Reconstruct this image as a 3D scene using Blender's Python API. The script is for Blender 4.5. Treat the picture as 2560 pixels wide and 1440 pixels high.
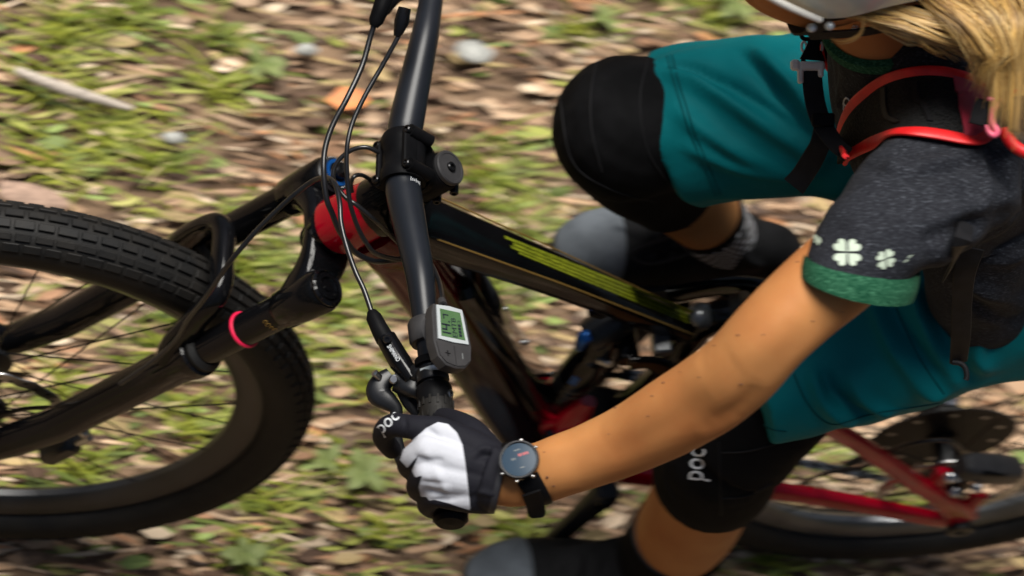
import bpy, math, random
import numpy as np
from mathutils import Matrix, Vector
from mathutils.bvhtree import BVHTree

for o in list(bpy.data.objects):
    bpy.data.objects.remove(o)
scene = bpy.context.scene
COL = scene.collection
random.seed(7)
RNG = np.random.default_rng(7)

# ------------------------------------------------------------------ camera, sky, sun, exposure
FPX = 6901.4                                   # focal length in pixels of a 2560 px wide frame
CAMP = np.array([-0.5971, -1.2275, 3.2407])
YAW, PITCH, ROLL = -0.7306, 0.9894, 0.7183


def _rz(a):
    c, s = math.cos(a), math.sin(a)
    return np.array([[c, -s, 0], [s, c, 0], [0, 0, 1.0]])


def _rx(a):
    c, s = math.cos(a), math.sin(a)
    return np.array([[1.0, 0, 0], [0, c, -s], [0, s, c]])


_B = _rz(YAW) @ _rx(-PITCH)
FW = _B[:, 1]
CR = math.cos(ROLL) * _B[:, 0] + math.sin(ROLL) * _B[:, 2]
CU = -math.sin(ROLL) * _B[:, 0] + math.cos(ROLL) * _B[:, 2]
cam_d = bpy.data.cameras.new('camera')
cam = bpy.data.objects.new('camera', cam_d)
COL.objects.link(cam)
M = Matrix.Identity(4)
for i in range(3):
    M[i][0], M[i][1], M[i][2], M[i][3] = CR[i], CU[i], -FW[i], CAMP[i]
cam.matrix_world = M
cam_d.sensor_width = 36
cam_d.lens = 36 * FPX / 2560
cam_d.clip_start = 0.05
cam_d.clip_end = 500
cam_d.dof.use_dof = True
cam_d.dof.focus_distance = 2.64
cam_d.dof.aperture_fstop = 7.2
cam_d.dof.aperture_ratio = 0.32
scene.camera = cam

world = bpy.data.worlds.new('World')
scene.world = world
world.use_nodes = True
wn = world.node_tree.nodes
sky = wn.new('ShaderNodeTexSky')
sky.sky_type = 'NISHITA'
sky.sun_disc = False
sky.sun_elevation = math.radians(72)
sky.sun_rotation = math.radians(70)
sky.air_density = 1.0
sky.dust_density = 3.0
wn['Background'].inputs[1].default_value = 0.06
world.node_tree.links.new(sky.outputs[0], wn['Background'].inputs[0])

sun_d = bpy.data.lights.new('sun', 'SUN')
sun_d.energy = 4.8
sun_d.angle = math.radians(36)
sun_d.color = (1.0, 0.97, 0.91)
sun = bpy.data.objects.new('sun', sun_d)
COL.objects.link(sun)
SUN_TO = Vector((-0.16, 0.27, 0.95)).normalized()      # towards the sun
sun.rotation_euler = SUN_TO.to_track_quat('Z', 'Y').to_euler()
sky.sun_rotation = math.atan2(SUN_TO.x, SUN_TO.y)

scene.view_settings.view_transform = 'Standard'
scene.view_settings.look = 'None'
scene.view_settings.exposure = 0.34
scene.view_settings.gamma = 1.0
scene.view_settings.use_curve_mapping = False
scene.render.engine = 'CYCLES'
scene.cycles.use_denoising = True
scene.cycles.max_bounces = 6

# ------------------------------------------------------------------ measuring helpers
def ray(px, py):
    return FW + CR * (px - 1280) / FPX - CU * (py - 720) / FPX


def at(px, py, y=0.0):
    """the point of the vertical plane Y = y seen at a photo pixel"""
    d = ray(px, py)
    return CAMP + d * ((y - CAMP[1]) / d[1])


def atd(px, py, d):
    return CAMP + ray(px, py) * d


def depth(P):
    return float((np.asarray(P) - CAMP) @ FW)


def pix(P):
    D = np.atleast_2d(np.asarray(P, float)) - CAMP
    z = D @ FW
    return np.c_[1280 + FPX * (D @ CR) / z, 720 - FPX * (D @ CU) / z]


def nrm(v):
    v = np.asarray(v, float)
    return v / (np.linalg.norm(v) + 1e-12)


# bicycle geometry: +X rearwards, +Y the rider's right, Z up
RF, RR = 0.372, 0.356
HA = math.radians(65)
U = np.array([math.cos(HA), 0, math.sin(HA)])
F = np.array([-math.sin(HA), 0, math.cos(HA)])
Y = np.array([0, 1.0, 0])
AX0 = np.array([0, 0, RF]) - F * 0.0425
STEER = -0.1363
_S = Matrix.Translation(Vector(AX0)) @ Matrix.Rotation(STEER, 4, Vector(U)) @ Matrix.Translation(-Vector(AX0))
SM = np.array(_S)


def S(P):
    P = np.asarray(P, float)
    return P @ SM[:3, :3].T + SM[:3, 3]


def ax(t, y=0.0, f=0.0):
    """point on the steering column: t up the axis, y sideways, f forwards (unsteered)"""
    return AX0 + U * t + Y * y + F * f


# ------------------------------------------------------------------ mesh helpers
def smooth(pts, k=6, rad=None):
    P = np.asarray(pts, float)
    Rr = None if rad is None else np.asarray(rad, float)
    if Rr is not None and Rr.ndim == 1:
        Rr = Rr[:, None]
    A = P if Rr is None else np.c_[P, Rr]
    n = len(A)
    out = []
    for i in range(n - 1):
        a, b, c, d = A[max(i - 1, 0)], A[i], A[i + 1], A[min(i + 2, n - 1)]
        for j in range(k):
            t = j / k
            out.append(0.5 * (2 * b + (c - a) * t + (2 * a - 5 * b + 4 * c - d) * t * t + (3 * b - a - 3 * c + d) * t ** 3))
    out.append(A[-1])
    out = np.array(out)
    if Rr is None:
        return out
    return out[:, :3], out[:, 3:]


class MB:
    def __init__(self):
        self.v, self.f, self.n = [], [], 0

    def add(self, verts, faces):
        self.v.append(np.asarray(verts, float))
        self.f += [tuple(i + self.n for i in q) for q in faces]
        self.n += len(verts)
        return self

    def tube(self, pts, rad, n=16, ref=None, cap=True, sup=2.0, k=0, twist=0.0):
        """rad: r, [r..] or [(ra, rb)..]; ra runs along ref (projected), rb across it"""
        P = np.asarray(pts, float)
        Rr = np.asarray(rad, float)
        if Rr.ndim == 0:
            Rr = np.full((len(P), 1), float(Rr))
        if Rr.ndim == 1:
            if len(Rr) == 2 and len(P) != 2:
                Rr = np.tile(Rr, (len(P), 1))
            else:
                Rr = Rr[:, None]
        if Rr.shape[1] == 1:
            Rr = np.c_[Rr, Rr]
        if k:
            P, Rr = smooth(P, k, Rr)
        m = len(P)
        T = np.zeros_like(P)
        T[1:-1] = P[2:] - P[:-2]
        T[0], T[-1] = P[1] - P[0], P[-1] - P[-2]
        T /= np.linalg.norm(T, axis=1)[:, None] + 1e-12
        a = np.linspace(0, 2 * math.pi, n, endpoint=False) + twist
        ca, sa = np.cos(a), np.sin(a)
        ca = np.sign(ca) * np.abs(ca) ** (2 / sup)
        sa = np.sign(sa) * np.abs(sa) ** (2 / sup)
        V = []
        prev = None
        for i in range(m):
            if ref is not None:
                rf = np.asarray(ref, float)
                if rf.ndim == 2:
                    rf = rf[min(i * len(rf) // m, len(rf) - 1)]
                A = rf - T[i] * (rf @ T[i])
            elif prev is None:
                rf = np.array([0, 0, 1.0]) if abs(T[i][2]) < 0.9 else np.array([1.0, 0, 0])
                A = rf - T[i] * (rf @ T[i])
            else:
                A = prev - T[i] * (prev @ T[i])
            A = nrm(A)
            prev = A
            Bn = np.cross(T[i], A)
            V.append(P[i] + np.outer(ca * Rr[i, 0], A) + np.outer(sa * Rr[i, 1], Bn))
        V = np.concatenate(V)
        Fc = []
        for i in range(m - 1):
            for j in range(n):
                q = (j + 1) % n
                Fc.append((i * n + j, i * n + q, (i + 1) * n + q, (i + 1) * n + j))
        if cap:
            Fc.append(tuple(range(n - 1, -1, -1)))
            Fc.append(tuple((m - 1) * n + j for j in range(n)))
        return self.add(V, Fc)

    def lathe(self, prof, c, axis, n=32, closed=False, ref=None):
        """prof: [(r, h)..] around axis through c"""
        axis = nrm(axis)
        rf = np.asarray(ref, float) if ref is not None else (np.array([0, 0, 1.0]) if abs(axis[2]) < 0.9 else np.array([1.0, 0, 0]))
        A = nrm(rf - axis * (rf @ axis))
        Bn = np.cross(axis, A)
        t = np.linspace(0, 2 * math.pi, n, endpoint=False)
        ring = np.outer(np.cos(t), A) + np.outer(np.sin(t), Bn)
        V = [np.asarray(c) + axis * h + ring * max(r, 1e-5) for r, h in prof]
        m = len(prof)
        Fc = []
        for i in range(m if closed else m - 1):
            i2 = (i + 1) % m
            for j in range(n):
                q = (j + 1) % n
                Fc.append((i * n + j, i * n + q, i2 * n + q, i2 * n + j))
        if not closed:
            if prof[0][0] > 1e-4:
                Fc.append(tuple(range(n - 1, -1, -1)))
            if prof[-1][0] > 1e-4:
                Fc.append(tuple((m - 1) * n + j for j in range(n)))
        return self.add(np.concatenate(V), Fc)

    def box(self, c, x, y, z, bev=0.15):
        """box with half-axis vectors x, y, z and chamfered edges"""
        c, x, y, z = (np.asarray(q, float) for q in (c, x, y, z))
        lx, ly, lz = (np.linalg.norm(q) for q in (x, y, z))
        b = bev * min(lx, ly, lz)
        V, idx = [], {}
        for sx in (-1, 1):
            for sy in (-1, 1):
                for sz in (-1, 1):
                    for w in range(3):
                        fx = 1 - b / lx if w != 0 else 1
                        fy = 1 - b / ly if w != 1 else 1
                        fz = 1 - b / lz if w != 2 else 1
                        idx[sx, sy, sz, w] = len(V)
                        V.append(c + x * sx * fx + y * sy * fy + z * sz * fz)
        Fc = []
        g = lambda *a: idx[a]
        for s in (-1, 1):
            Fc.append([g(s, -1, -1, 0), g(s, 1, -1, 0), g(s, 1, 1, 0), g(s, -1, 1, 0)])
            Fc.append([g(-1, s, -1, 1), g(1, s, -1, 1), g(1, s, 1, 1), g(-1, s, 1, 1)])
            Fc.append([g(-1, -1, s, 2), g(1, -1, s, 2), g(1, 1, s, 2), g(-1, 1, s, 2)])
        for a in (-1, 1):
            for q in (-1, 1):
                Fc.append([g(-1, a, q, 1), g(1, a, q, 1), g(1, a, q, 2), g(-1, a, q, 2)])
                Fc.append([g(a, -1, q, 0), g(a, 1, q, 0), g(a, 1, q, 2), g(a, -1, q, 2)])
                Fc.append([g(a, q, -1, 0), g(a, q, 1, 0), g(a, q, 1, 1), g(a, q, -1, 1)])
        for k in [(a, q, r) for a in (-1, 1) for q in (-1, 1) for r in (-1, 1)]:
            Fc.append([g(*k, 0), g(*k, 1), g(*k, 2)])
        V = np.array(V)
        out = []
        for q in Fc:
            nn = np.cross(V[q[1]] - V[q[0]], V[q[2]] - V[q[0]])
            if nn @ (V[list(q)].mean(0) - c) < 0:
                q = q[::-1]
            out.append(tuple(q))
        return self.add(V, out)

    def prism(self, poly, up):
        """flat polygon (3-D points) extruded by the vector up"""
        P = np.asarray(poly, float)
        n = len(P)
        up = np.asarray(up, float)
        nn = sum(np.cross(P[i] - P[0], P[(i + 1) % n] - P[0]) for i in range(1, n - 1))
        if nn @ up < 0:
            P = P[::-1]
        Fc = [tuple(range(n - 1, -1, -1)), tuple(range(n, 2 * n))]
        Fc += [(i, (i + 1) % n, n + (i + 1) % n, n + i) for i in range(n)]
        return self.add(np.r_[P, P + up], Fc)

    def ball(self, c, r, n=12, A=None):
        """r scalar or 3 radii along A's rows"""
        rr = np.ones(3) * r
        A = np.eye(3) if A is None else np.asarray(A)
        V, Fc = [], []
        m = n // 2 + 1
        for i in range(1, m):
            th = math.pi * i / m
            for j in range(n):
                ph = 2 * math.pi * j / n
                V.append((math.sin(th) * math.cos(ph), math.sin(th) * math.sin(ph), math.cos(th)))
        V += [(0, 0, 1), (0, 0, -1)]
        for i in range(m - 2):
            for j in range(n):
                q = (j + 1) % n
                Fc.append((i * n + j, (i + 1) * n + j, (i + 1) * n + q, i * n + q))
        t, b = len(V) - 2, len(V) - 1
        for j in range(n):
            q = (j + 1) % n
            Fc.append((t, j, q))
            Fc.append((b, (m - 2) * n + q, (m - 2) * n + j))
        return self.add(np.asarray(c) + (np.array(V) * rr) @ A, Fc)

    def steered(self):
        self.v = [S(np.concatenate(self.v))]
        return self

    def verts(self):
        return np.concatenate(self.v)

    def mesh(self, name):
        me = bpy.data.meshes.new(name)
        me.from_pydata(self.verts().tolist(), [], self.f)
        return me


def finish(me, angle=38):
    me.update()
    me.shade_smooth()
    if angle < 180:
        me.set_sharp_from_angle(angle=math.radians(angle))


def obj(name, mb, mat, parent=None, angle=38, steer=False):
    if steer:
        mb.steered()
    me = mb if isinstance(mb, bpy.types.Mesh) else mb.mesh(name)
    finish(me, angle)
    if mat is not None:
        if len(me.materials) == 0:
            me.materials.append(mat)
    o = bpy.data.objects.new(name, me)
    COL.objects.link(o)
    if parent is not None:
        o.parent = parent
        root = parent
        while root.parent is not None:
            root = root.parent
        if parent is root:
            o.matrix_parent_inverse = Matrix.Translation(-Vector(root.location))
    return o


def inst(name, me, mtx, parent):
    """a repeat that shares mesh data; mtx is its place in the world"""
    o = bpy.data.objects.new(name, me)
    COL.objects.link(o)
    o.parent = parent
    if parent.parent is None:
        o.matrix_parent_inverse = Matrix.Translation(-Vector(parent.location))
    o.matrix_basis = mtx
    return o


def thing(name, loc, label, cat, group=None):
    o = bpy.data.objects.new(name, None)
    COL.objects.link(o)
    o.location = loc
    o.empty_display_size = 0.05
    return tag(o, label, cat, group)


def tag(o, label, cat, group=None):
    o['label'] = label
    o['category'] = cat
    if group:
        o['group'] = group
    return o


def frame_mtx(p, x, y, z=None):
    x, y = nrm(x), np.asarray(y, float)
    y = nrm(y - x * (x @ y))
    z = np.cross(x, y)
    m = Matrix.Identity(4)
    for i in range(3):
        m[i][0], m[i][1], m[i][2], m[i][3] = x[i], y[i], z[i], p[i]
    return m


def voxel(mb, size, it=4, fac=0.5):
    """fuse overlapping closed pieces into one continuous skin"""
    me = mb.mesh('tmp')
    o = bpy.data.objects.new('tmp', me)
    COL.objects.link(o)
    r = o.modifiers.new('r', 'REMESH')
    r.mode = 'VOXEL'
    r.voxel_size = size
    s = o.modifiers.new('s', 'SMOOTH')
    s.factor = fac
    s.iterations = it
    bpy.context.view_layer.update()
    dg = bpy.context.evaluated_depsgraph_get()
    out = bpy.data.meshes.new_from_object(o.evaluated_get(dg))
    bpy.data.objects.remove(o)
    return out


def bvh_of(me, off=None):
    n = len(me.vertices)
    V = np.empty(n * 3)
    me.vertices.foreach_get('co', V)
    V = V.reshape(-1, 3)
    return BVHTree.FromPolygons([tuple(v) for v in V], [tuple(p.vertices) for p in me.polygons])


def hit(bvh, px, py):
    d = nrm(ray(px, py))
    loc, n, i, t = bvh.ray_cast(Vector(CAMP), Vector(d))
    if loc is None:
        return None, None
    n = np.array(n)
    if n @ d > 0:
        n = -n
    return np.array(loc), n


# ------------------------------------------------------------------ materials
def mat(name, col, rough=0.5, metal=0.0, coat=0.0, spec=0.5, var=0.0, vscale=30.0, bump=0.0, bscale=200.0, sheen=0.0, col2=None,
        stretch=None, sss=0.0, bdist=0.001, attr=None):
    m = bpy.data.materials.new(name)
    m.use_nodes = True
    nt = m.node_tree
    b = nt.nodes['Principled BSDF']
    b.inputs['Base Color'].default_value = (*col, 1)
    b.inputs['Roughness'].default_value = rough
    b.inputs['Metallic'].default_value = metal
    b.inputs['Coat Weight'].default_value = coat
    b.inputs['Coat Roughness'].default_value = 0.06
    b.inputs['Specular IOR Level'].default_value = spec
    b.inputs['Sheen Weight'].default_value = sheen
    if sss:
        b.inputs['Subsurface Weight'].default_value = sss
        b.inputs['Subsurface Radius'].default_value = (0.012, 0.004, 0.002)
        b.inputs['Subsurface Scale'].default_value = 0.6
    tc = nt.nodes.new('ShaderNodeTexCoord')
    mp = nt.nodes.new('ShaderNodeMapping')
    nt.links.new(tc.outputs['Object'], mp.inputs[0])
    if stretch:
        mp.inputs['Scale'].default_value = stretch
    src = None
    if attr:
        a = nt.nodes.new('ShaderNodeAttribute')
        a.attribute_name = attr
        src = a.outputs['Color']
    if var or col2:
        n = nt.nodes.new('ShaderNodeTexNoise')
        n.inputs['Scale'].default_value = vscale
        n.inputs['Detail'].default_value = 5
        nt.links.new(mp.outputs[0], n.inputs['Vector'])
        rp = nt.nodes.new('ShaderNodeValToRGB')
        c2 = col2 if col2 else tuple(min(1, c * (1 + var)) for c in col)
        c1 = col if col2 else tuple(c * (1 - var) for c in col)
        rp.color_ramp.elements[0].position = 0.35
        rp.color_ramp.elements[1].position = 0.65
        rp.color_ramp.elements[0].color = (*c1, 1)
        rp.color_ramp.elements[1].color = (*c2, 1)
        nt.links.new(n.outputs['Fac'], rp.inputs[0])
        if src is not None:
            mx = nt.nodes.new('ShaderNodeMix')
            mx.data_type = 'RGBA'
            mx.blend_type = 'MULTIPLY'
            mx.inputs[0].default_value = 1
            nt.links.new(src, mx.inputs[6])
            nt.links.new(rp.outputs[0], mx.inputs[7])
            src = mx.outputs[2]
        else:
            src = rp.outputs[0]
    if src is not None:
        nt.links.new(src, b.inputs['Base Color'])
    if bump:
        n2 = nt.nodes.new('ShaderNodeTexNoise')
        n2.inputs['Scale'].default_value = bscale
        n2.inputs['Detail'].default_value = 4
        nt.links.new(mp.outputs[0], n2.inputs['Vector'])
        bp = nt.nodes.new('ShaderNodeBump')
        bp.inputs['Strength'].default_value = bump
        bp.inputs['Distance'].default_value = bdist
        nt.links.new(n2.outputs['Fac'], bp.inputs['Height'])
        nt.links.new(bp.outputs[0], b.inputs['Normal'])
    return m


MAT = dict(
    gloss=mat('black_gloss_paint', (0.003, 0.003, 0.0035), 0.07, spec=0.24, var=0.4, vscale=8, bump=0.03, bscale=500),
    satin=mat('black_satin_alloy', (0.007, 0.0075, 0.009), 0.36, spec=0.35, var=0.25, vscale=25, bump=0.05, bscale=900),
    matte=mat('black_matte_plastic', (0.0038, 0.0038, 0.0044), 0.5, spec=0.06, var=0.25, vscale=40, bump=0.08, bscale=1200),
    bar=mat('charcoal_satin_bar', (0.0085, 0.010, 0.0135), 0.34, spec=0.30, var=0.15, vscale=20, bump=0.03, bscale=1500),
    red=mat('red_candy_paint', (0.35, 0.001, 0.012), 0.10, spec=0.3, var=0.15, vscale=14, bump=0.02, bscale=700),
    rubber=mat('tyre_rubber', (0.0075, 0.0075, 0.0075), 0.6, spec=0.18, col2=(0.013, 0.0118, 0.0105), vscale=34, bump=0.3, bscale=350),
    rim=mat('grey_alloy_rim', (0.10, 0.105, 0.11), 0.28, metal=0.6, var=0.2, vscale=20),
    blackrim=mat('black_alloy_rim', (0.012, 0.012, 0.013), 0.35, var=0.3, vscale=20),
    steel=mat('brushed_steel', (0.42, 0.42, 0.42), 0.28, metal=1.0, var=0.2, vscale=50),
    darksteel=mat('dark_steel', (0.006, 0.006, 0.006), 0.45, metal=0.0, spec=0.15, var=0.4, vscale=60),
    bolt=mat('black_bolt', (0.02, 0.02, 0.021), 0.22, metal=0.8),
    cable=mat('black_cable_sleeve', (0.008, 0.008, 0.009), 0.28, var=0.2, vscale=40),
    blue=mat('blue_anodised', (0.006, 0.09, 0.34), 0.35, metal=0.5),
    pinkred=mat('red_oring', (0.65, 0.01, 0.06), 0.4),
    olive=mat('olive_gold_decal', (0.085, 0.105, 0.005), 0.4, metal=0.2, col2=(0.24, 0.27, 0.015), vscale=90, stretch=(1, 9, 1)),
    gold=mat('gold_pinstripe', (0.33, 0.20, 0.05), 0.3, metal=0.5),
    greyplastic=mat('grey_plastic', (0.030, 0.029, 0.030), 0.5, spec=0.3, var=0.15, vscale=60, bump=0.05, bscale=900),
    silver=mat('silver_bezel', (0.50, 0.54, 0.55), 0.3, metal=0.3),
    lcd=mat('green_lcd', (0.06, 0.12, 0.05), 0.25, coat=0.3, var=0.1, vscale=30),
    lcdink=mat('lcd_ink', (0.004, 0.006, 0.016), 0.5),
    print=mat('white_print', (0.62, 0.64, 0.66), 0.5),
    dimprint=mat('grey_print', (0.13, 0.14, 0.14), 0.6),
    skin=mat('tanned_skin', (0.445, 0.195, 0.066), 0.6, spec=0.14, col2=(0.37, 0.140, 0.045), vscale=13, bump=0.22, bscale=1000, sss=0.12, bdist=0.0006),
    lip=mat('lips', (0.36, 0.09, 0.07), 0.4),
    eye=mat('eye_white', (0.7, 0.7, 0.68), 0.15),
    teal=mat('teal_cloth', (0.0, 0.125, 0.140), 0.7, spec=0.12, var=0.12, vscale=9, bump=0.55, bscale=16, bdist=0.008),
    pad=mat('knee_pad_cloth', (0.005, 0.005, 0.0055), 0.8, var=0.3, vscale=30, bump=0.3, bscale=1800, spec=0.06),
    gblack=mat('glove_black', (0.010, 0.010, 0.014), 0.65, var=0.25, vscale=60, bump=0.4, bscale=1500),
    webbing=mat('black_webbing', (0.007, 0.007, 0.008), 0.6, var=0.3, vscale=80, bump=0.3, bscale=900, spec=0.2),
    piping=mat('red_piping', (0.62, 0.008, 0.010), 0.5, var=0.15, vscale=60, bump=0.2, bscale=500),
    maroon=mat('maroon_nylon', (0.30, 0.014, 0.034), 0.5, var=0.2, vscale=40, bump=0.3, bscale=120),
    whiteplastic=mat('white_plastic', (0.70, 0.67, 0.60), 0.35, var=0.08, vscale=60),
    helmet=mat('helmet_grey_white', (0.58, 0.62, 0.55), 0.32, coat=0.3, var=0.06, vscale=10),
    shoegrey=mat('grey_suede', (0.125, 0.14, 0.155), 0.8, spec=0.15, var=0.2, vscale=30, bump=0.3, bscale=500),
    shoeblack=mat('shoe_black', (0.006, 0.006, 0.0065), 0.75, spec=0.15, var=0.4, vscale=40, bump=0.3, bscale=400),
    sole=mat('dark_sole', (0.018, 0.017, 0.016), 0.7, var=0.3, vscale=30, bump=0.3, bscale=200),
    watchglass=mat('watch_glass', (0.026, 0.046, 0.070), 0.25, spec=0.12),
    watchred=mat('watch_red_digits', (0.30, 0.02, 0.03), 0.3),
    pinkhook=mat('pink_hook', (0.75, 0.12, 0.20), 0.35),
    earring=mat('jewelled_stud', (0.75, 0.70, 0.60), 0.08, metal=0.8),
)


def fade_colour():
    """colour that runs from dark red at the head tube to near black along the down tube"""
    m = mat('red_to_black_fade', (0.2, 0.003, 0.01), 0.08, spec=0.3)
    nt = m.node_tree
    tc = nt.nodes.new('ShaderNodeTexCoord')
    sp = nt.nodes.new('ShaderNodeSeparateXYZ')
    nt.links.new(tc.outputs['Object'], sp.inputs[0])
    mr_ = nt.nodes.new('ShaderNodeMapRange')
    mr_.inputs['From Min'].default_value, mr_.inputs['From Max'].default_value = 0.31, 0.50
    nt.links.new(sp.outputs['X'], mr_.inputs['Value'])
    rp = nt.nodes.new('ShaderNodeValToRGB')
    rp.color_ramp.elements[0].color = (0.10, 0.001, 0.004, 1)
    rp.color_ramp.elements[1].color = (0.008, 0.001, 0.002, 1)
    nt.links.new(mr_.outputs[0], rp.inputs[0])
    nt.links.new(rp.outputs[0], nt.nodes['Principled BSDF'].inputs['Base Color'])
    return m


MAT['fade'] = fade_colour()


def heather(name, dark, light, amount, scale=520):
    """marled jersey: short pale flecks on a dark yarn"""
    m = mat(name, dark, 0.85, spec=0.2)
    nt = m.node_tree
    b = nt.nodes['Principled BSDF']
    tc = nt.nodes.new('ShaderNodeTexCoord')
    mp = nt.nodes.new('ShaderNodeMapping')
    mp.inputs['Scale'].default_value = (0.35, 1.0, 1.0)
    mp.inputs['Rotation'].default_value = (0.4, 0.3, 0.5)
    nt.links.new(tc.outputs['Object'], mp.inputs[0])
    n = nt.nodes.new('ShaderNodeTexNoise')
    n.inputs['Scale'].default_value = scale
    n.inputs['Detail'].default_value = 3
    n.inputs['Roughness'].default_value = 0.7
    nt.links.new(mp.outputs[0], n.inputs['Vector'])
    rp = nt.nodes.new('ShaderNodeValToRGB')
    e = rp.color_ramp.elements
    e[0].position, e[0].color = 0.42, (*dark, 1)
    e[1].position, e[1].color = 0.78, (*light, 1)
    el = e.new(0.60)
    el.color = (*[d + (l - d) * amount for d, l in zip(dark, light)], 1)
    nt.links.new(n.outputs['Fac'], rp.inputs[0])
    nt.links.new(rp.outputs[0], b.inputs['Base Color'])
    n2 = nt.nodes.new('ShaderNodeTexNoise')
    n2.inputs['Scale'].default_value = 26
    n2.inputs['Detail'].default_value = 3
    nt.links.new(tc.outputs['Object'], n2.inputs['Vector'])
    bp = nt.nodes.new('ShaderNodeBump')
    bp.inputs['Strength'].default_value = 0.4
    bp.inputs['Distance'].default_value = 0.006
    nt.links.new(n2.outputs['Fac'], bp.inputs['Height'])
    bp2 = nt.nodes.new('ShaderNodeBump')
    bp2.inputs['Strength'].default_value = 0.35
    bp2.inputs['Distance'].default_value = 0.0006
    nt.links.new(n.outputs['Fac'], bp2.inputs['Height'])
    nt.links.new(bp.outputs[0], bp2.inputs['Normal'])
    nt.links.new(bp2.outputs[0], b.inputs['Normal'])
    return m


MAT['shirt'] = heather('charcoal_marl_jersey', (0.0065, 0.0072, 0.0105), (0.10, 0.11, 0.13), 0.14)
MAT['cuff'] = heather('green_marl_jersey', (0.003, 0.050, 0.022), (0.10, 0.30, 0.17), 0.25)


def knit(name, c1, c2, sx, sz):
    """two-tone knitted check"""
    m = mat(name, c1, 0.85, sheen=0.2)
    nt = m.node_tree
    tc = nt.nodes.new('ShaderNodeTexCoord')
    w1 = nt.nodes.new('ShaderNodeTexWave')
    w2 = nt.nodes.new('ShaderNodeTexWave')
    w1.inputs['Scale'].default_value = sx
    w2.inputs['Scale'].default_value = sz
    w1.bands_direction, w2.bands_direction = 'X', 'Z'
    for w in (w1, w2):
        w.inputs['Distortion'].default_value = 2.0
        w.inputs['Detail'].default_value = 2
        nt.links.new(tc.outputs['Object'], w.inputs['Vector'])
    mul = nt.nodes.new('ShaderNodeMath')
    mul.operation = 'MULTIPLY'
    nt.links.new(w1.outputs['Fac'], mul.inputs[0])
    nt.links.new(w2.outputs['Fac'], mul.inputs[1])
    rp = nt.nodes.new('ShaderNodeValToRGB')
    rp.color_ramp.elements[0].position, rp.color_ramp.elements[0].color = 0.2, (*c1, 1)
    rp.color_ramp.elements[1].position, rp.color_ramp.elements[1].color = 0.75, (*c2, 1)
    nt.links.new(mul.outputs[0], rp.inputs[0])
    nt.links.new(rp.outputs[0], nt.nodes['Principled BSDF'].inputs['Base Color'])
    return m


MAT['sock'] = knit('grey_check_knit', (0.012, 0.012, 0.014), (0.55, 0.56, 0.60), 30, 42)
MAT['sockdark'] = knit('black_striped_knit', (0.006, 0.006, 0.007), (0.035, 0.035, 0.038), 3, 18)


def text2d(s, size=1.0, shear=0.0):
    """outline letters as a flat mesh in the XY plane: verts (n,2), faces, width"""
    cu = bpy.data.curves.new('t', 'FONT')
    cu.body = s
    cu.size = size
    cu.shear = shear
    cu.resolution_u = 3
    o = bpy.data.objects.new('t', cu)
    COL.objects.link(o)
    bpy.context.view_layer.update()
    me = bpy.data.meshes.new_from_object(o.evaluated_get(bpy.context.evaluated_depsgraph_get()))
    V = np.array([v.co[:2] for v in me.vertices])
    Fc = [tuple(p.vertices) for p in me.polygons]
    bpy.data.objects.remove(o)
    bpy.data.meshes.remove(me)
    V = V - V.min(0)
    return V, Fc


def flat_text(mb, s, h, o, x, y, shear=0.0, w=None):
    """lay letters of height h flat at o with directions x (reading) and y (up)"""
    V, Fc = text2d(s, 1.0, shear)
    k = h / V[:, 1].max()
    kx = k if w is None else w / V[:, 0].max()
    mb.add(np.asarray(o) + np.outer(V[:, 0] * kx, nrm(x)) + np.outer(V[:, 1] * k, nrm(y)), Fc)
    return mb


def decal(name, V, Fc, o, x, y, bvh, off, mt, parent):
    """flat drawing (n,2) laid onto a curved surface: pixel = o + V0*x + V1*y names the spot it covers"""
    o, x, y = (np.asarray(q, float) for q in (o, x, y))
    out = []
    last = None
    for a, b in V:
        p = o + a * x + b * y
        h, n = hit(bvh, *p)
        if h is None:
            h = last if last is not None else atd(p[0], p[1], 2.6)
            n = -FW
        out.append(h + n * off)
        last = h
    mb = MB().add(out, Fc)
    return obj(name, mb, mt, parent, 180)


def rot_about(c, axis, a):
    return np.array(Matrix.Rotation(a, 4, Vector(axis)))[:3, :3]


# ================================================================== the mountain bike
bike = thing('mountain_bike', (0.6, 0, 0), 'red and black electric mountain bike ridden by the person', 'bicycle')
CR_T = 0.5137                      # fork crown height along the steering axis

# ---- fork
fork = obj('fork', MB().tube([ax(CR_T - 0.012, 0, -0.006), ax(CR_T + 0.018, 0, 0), ax(CR_T + 0.026, 0, 0)], [0.020, 0.026, 0.022], 24), MAT['gloss'], bike, steer=True)
mb = MB()
for s in (-1, 1):
    pts = [ax(CR_T - 0.032, s * 0.0665, 0), ax(CR_T - 0.018, s * 0.058, 0.0), ax(CR_T - 0.006, s * 0.045, -0.001), ax(CR_T + 0.002, s * 0.026, -0.005), ax(CR_T + 0.005, 0, -0.008)]
    mb.tube(pts, [(0.016, 0.0215), (0.020, 0.0225), (0.0165, 0.0235), (0.013, 0.0275), (0.013, 0.030)], 22, ref=U + Y * s * 0.3, k=5, sup=2.8)
    mb.tube([ax(CR_T - 0.052, s * 0.067), ax(CR_T - 0.048, s * 0.067), ax(CR_T - 0.02, s * 0.067), ax(CR_T + 0.008, s * 0.067), ax(CR_T + 0.013, s * 0.067)], [0.0190, 0.0212, 0.0228, 0.0235, 0.0215], 28)
obj('crown', mb, MAT['gloss'], fork, steer=True)
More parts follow.
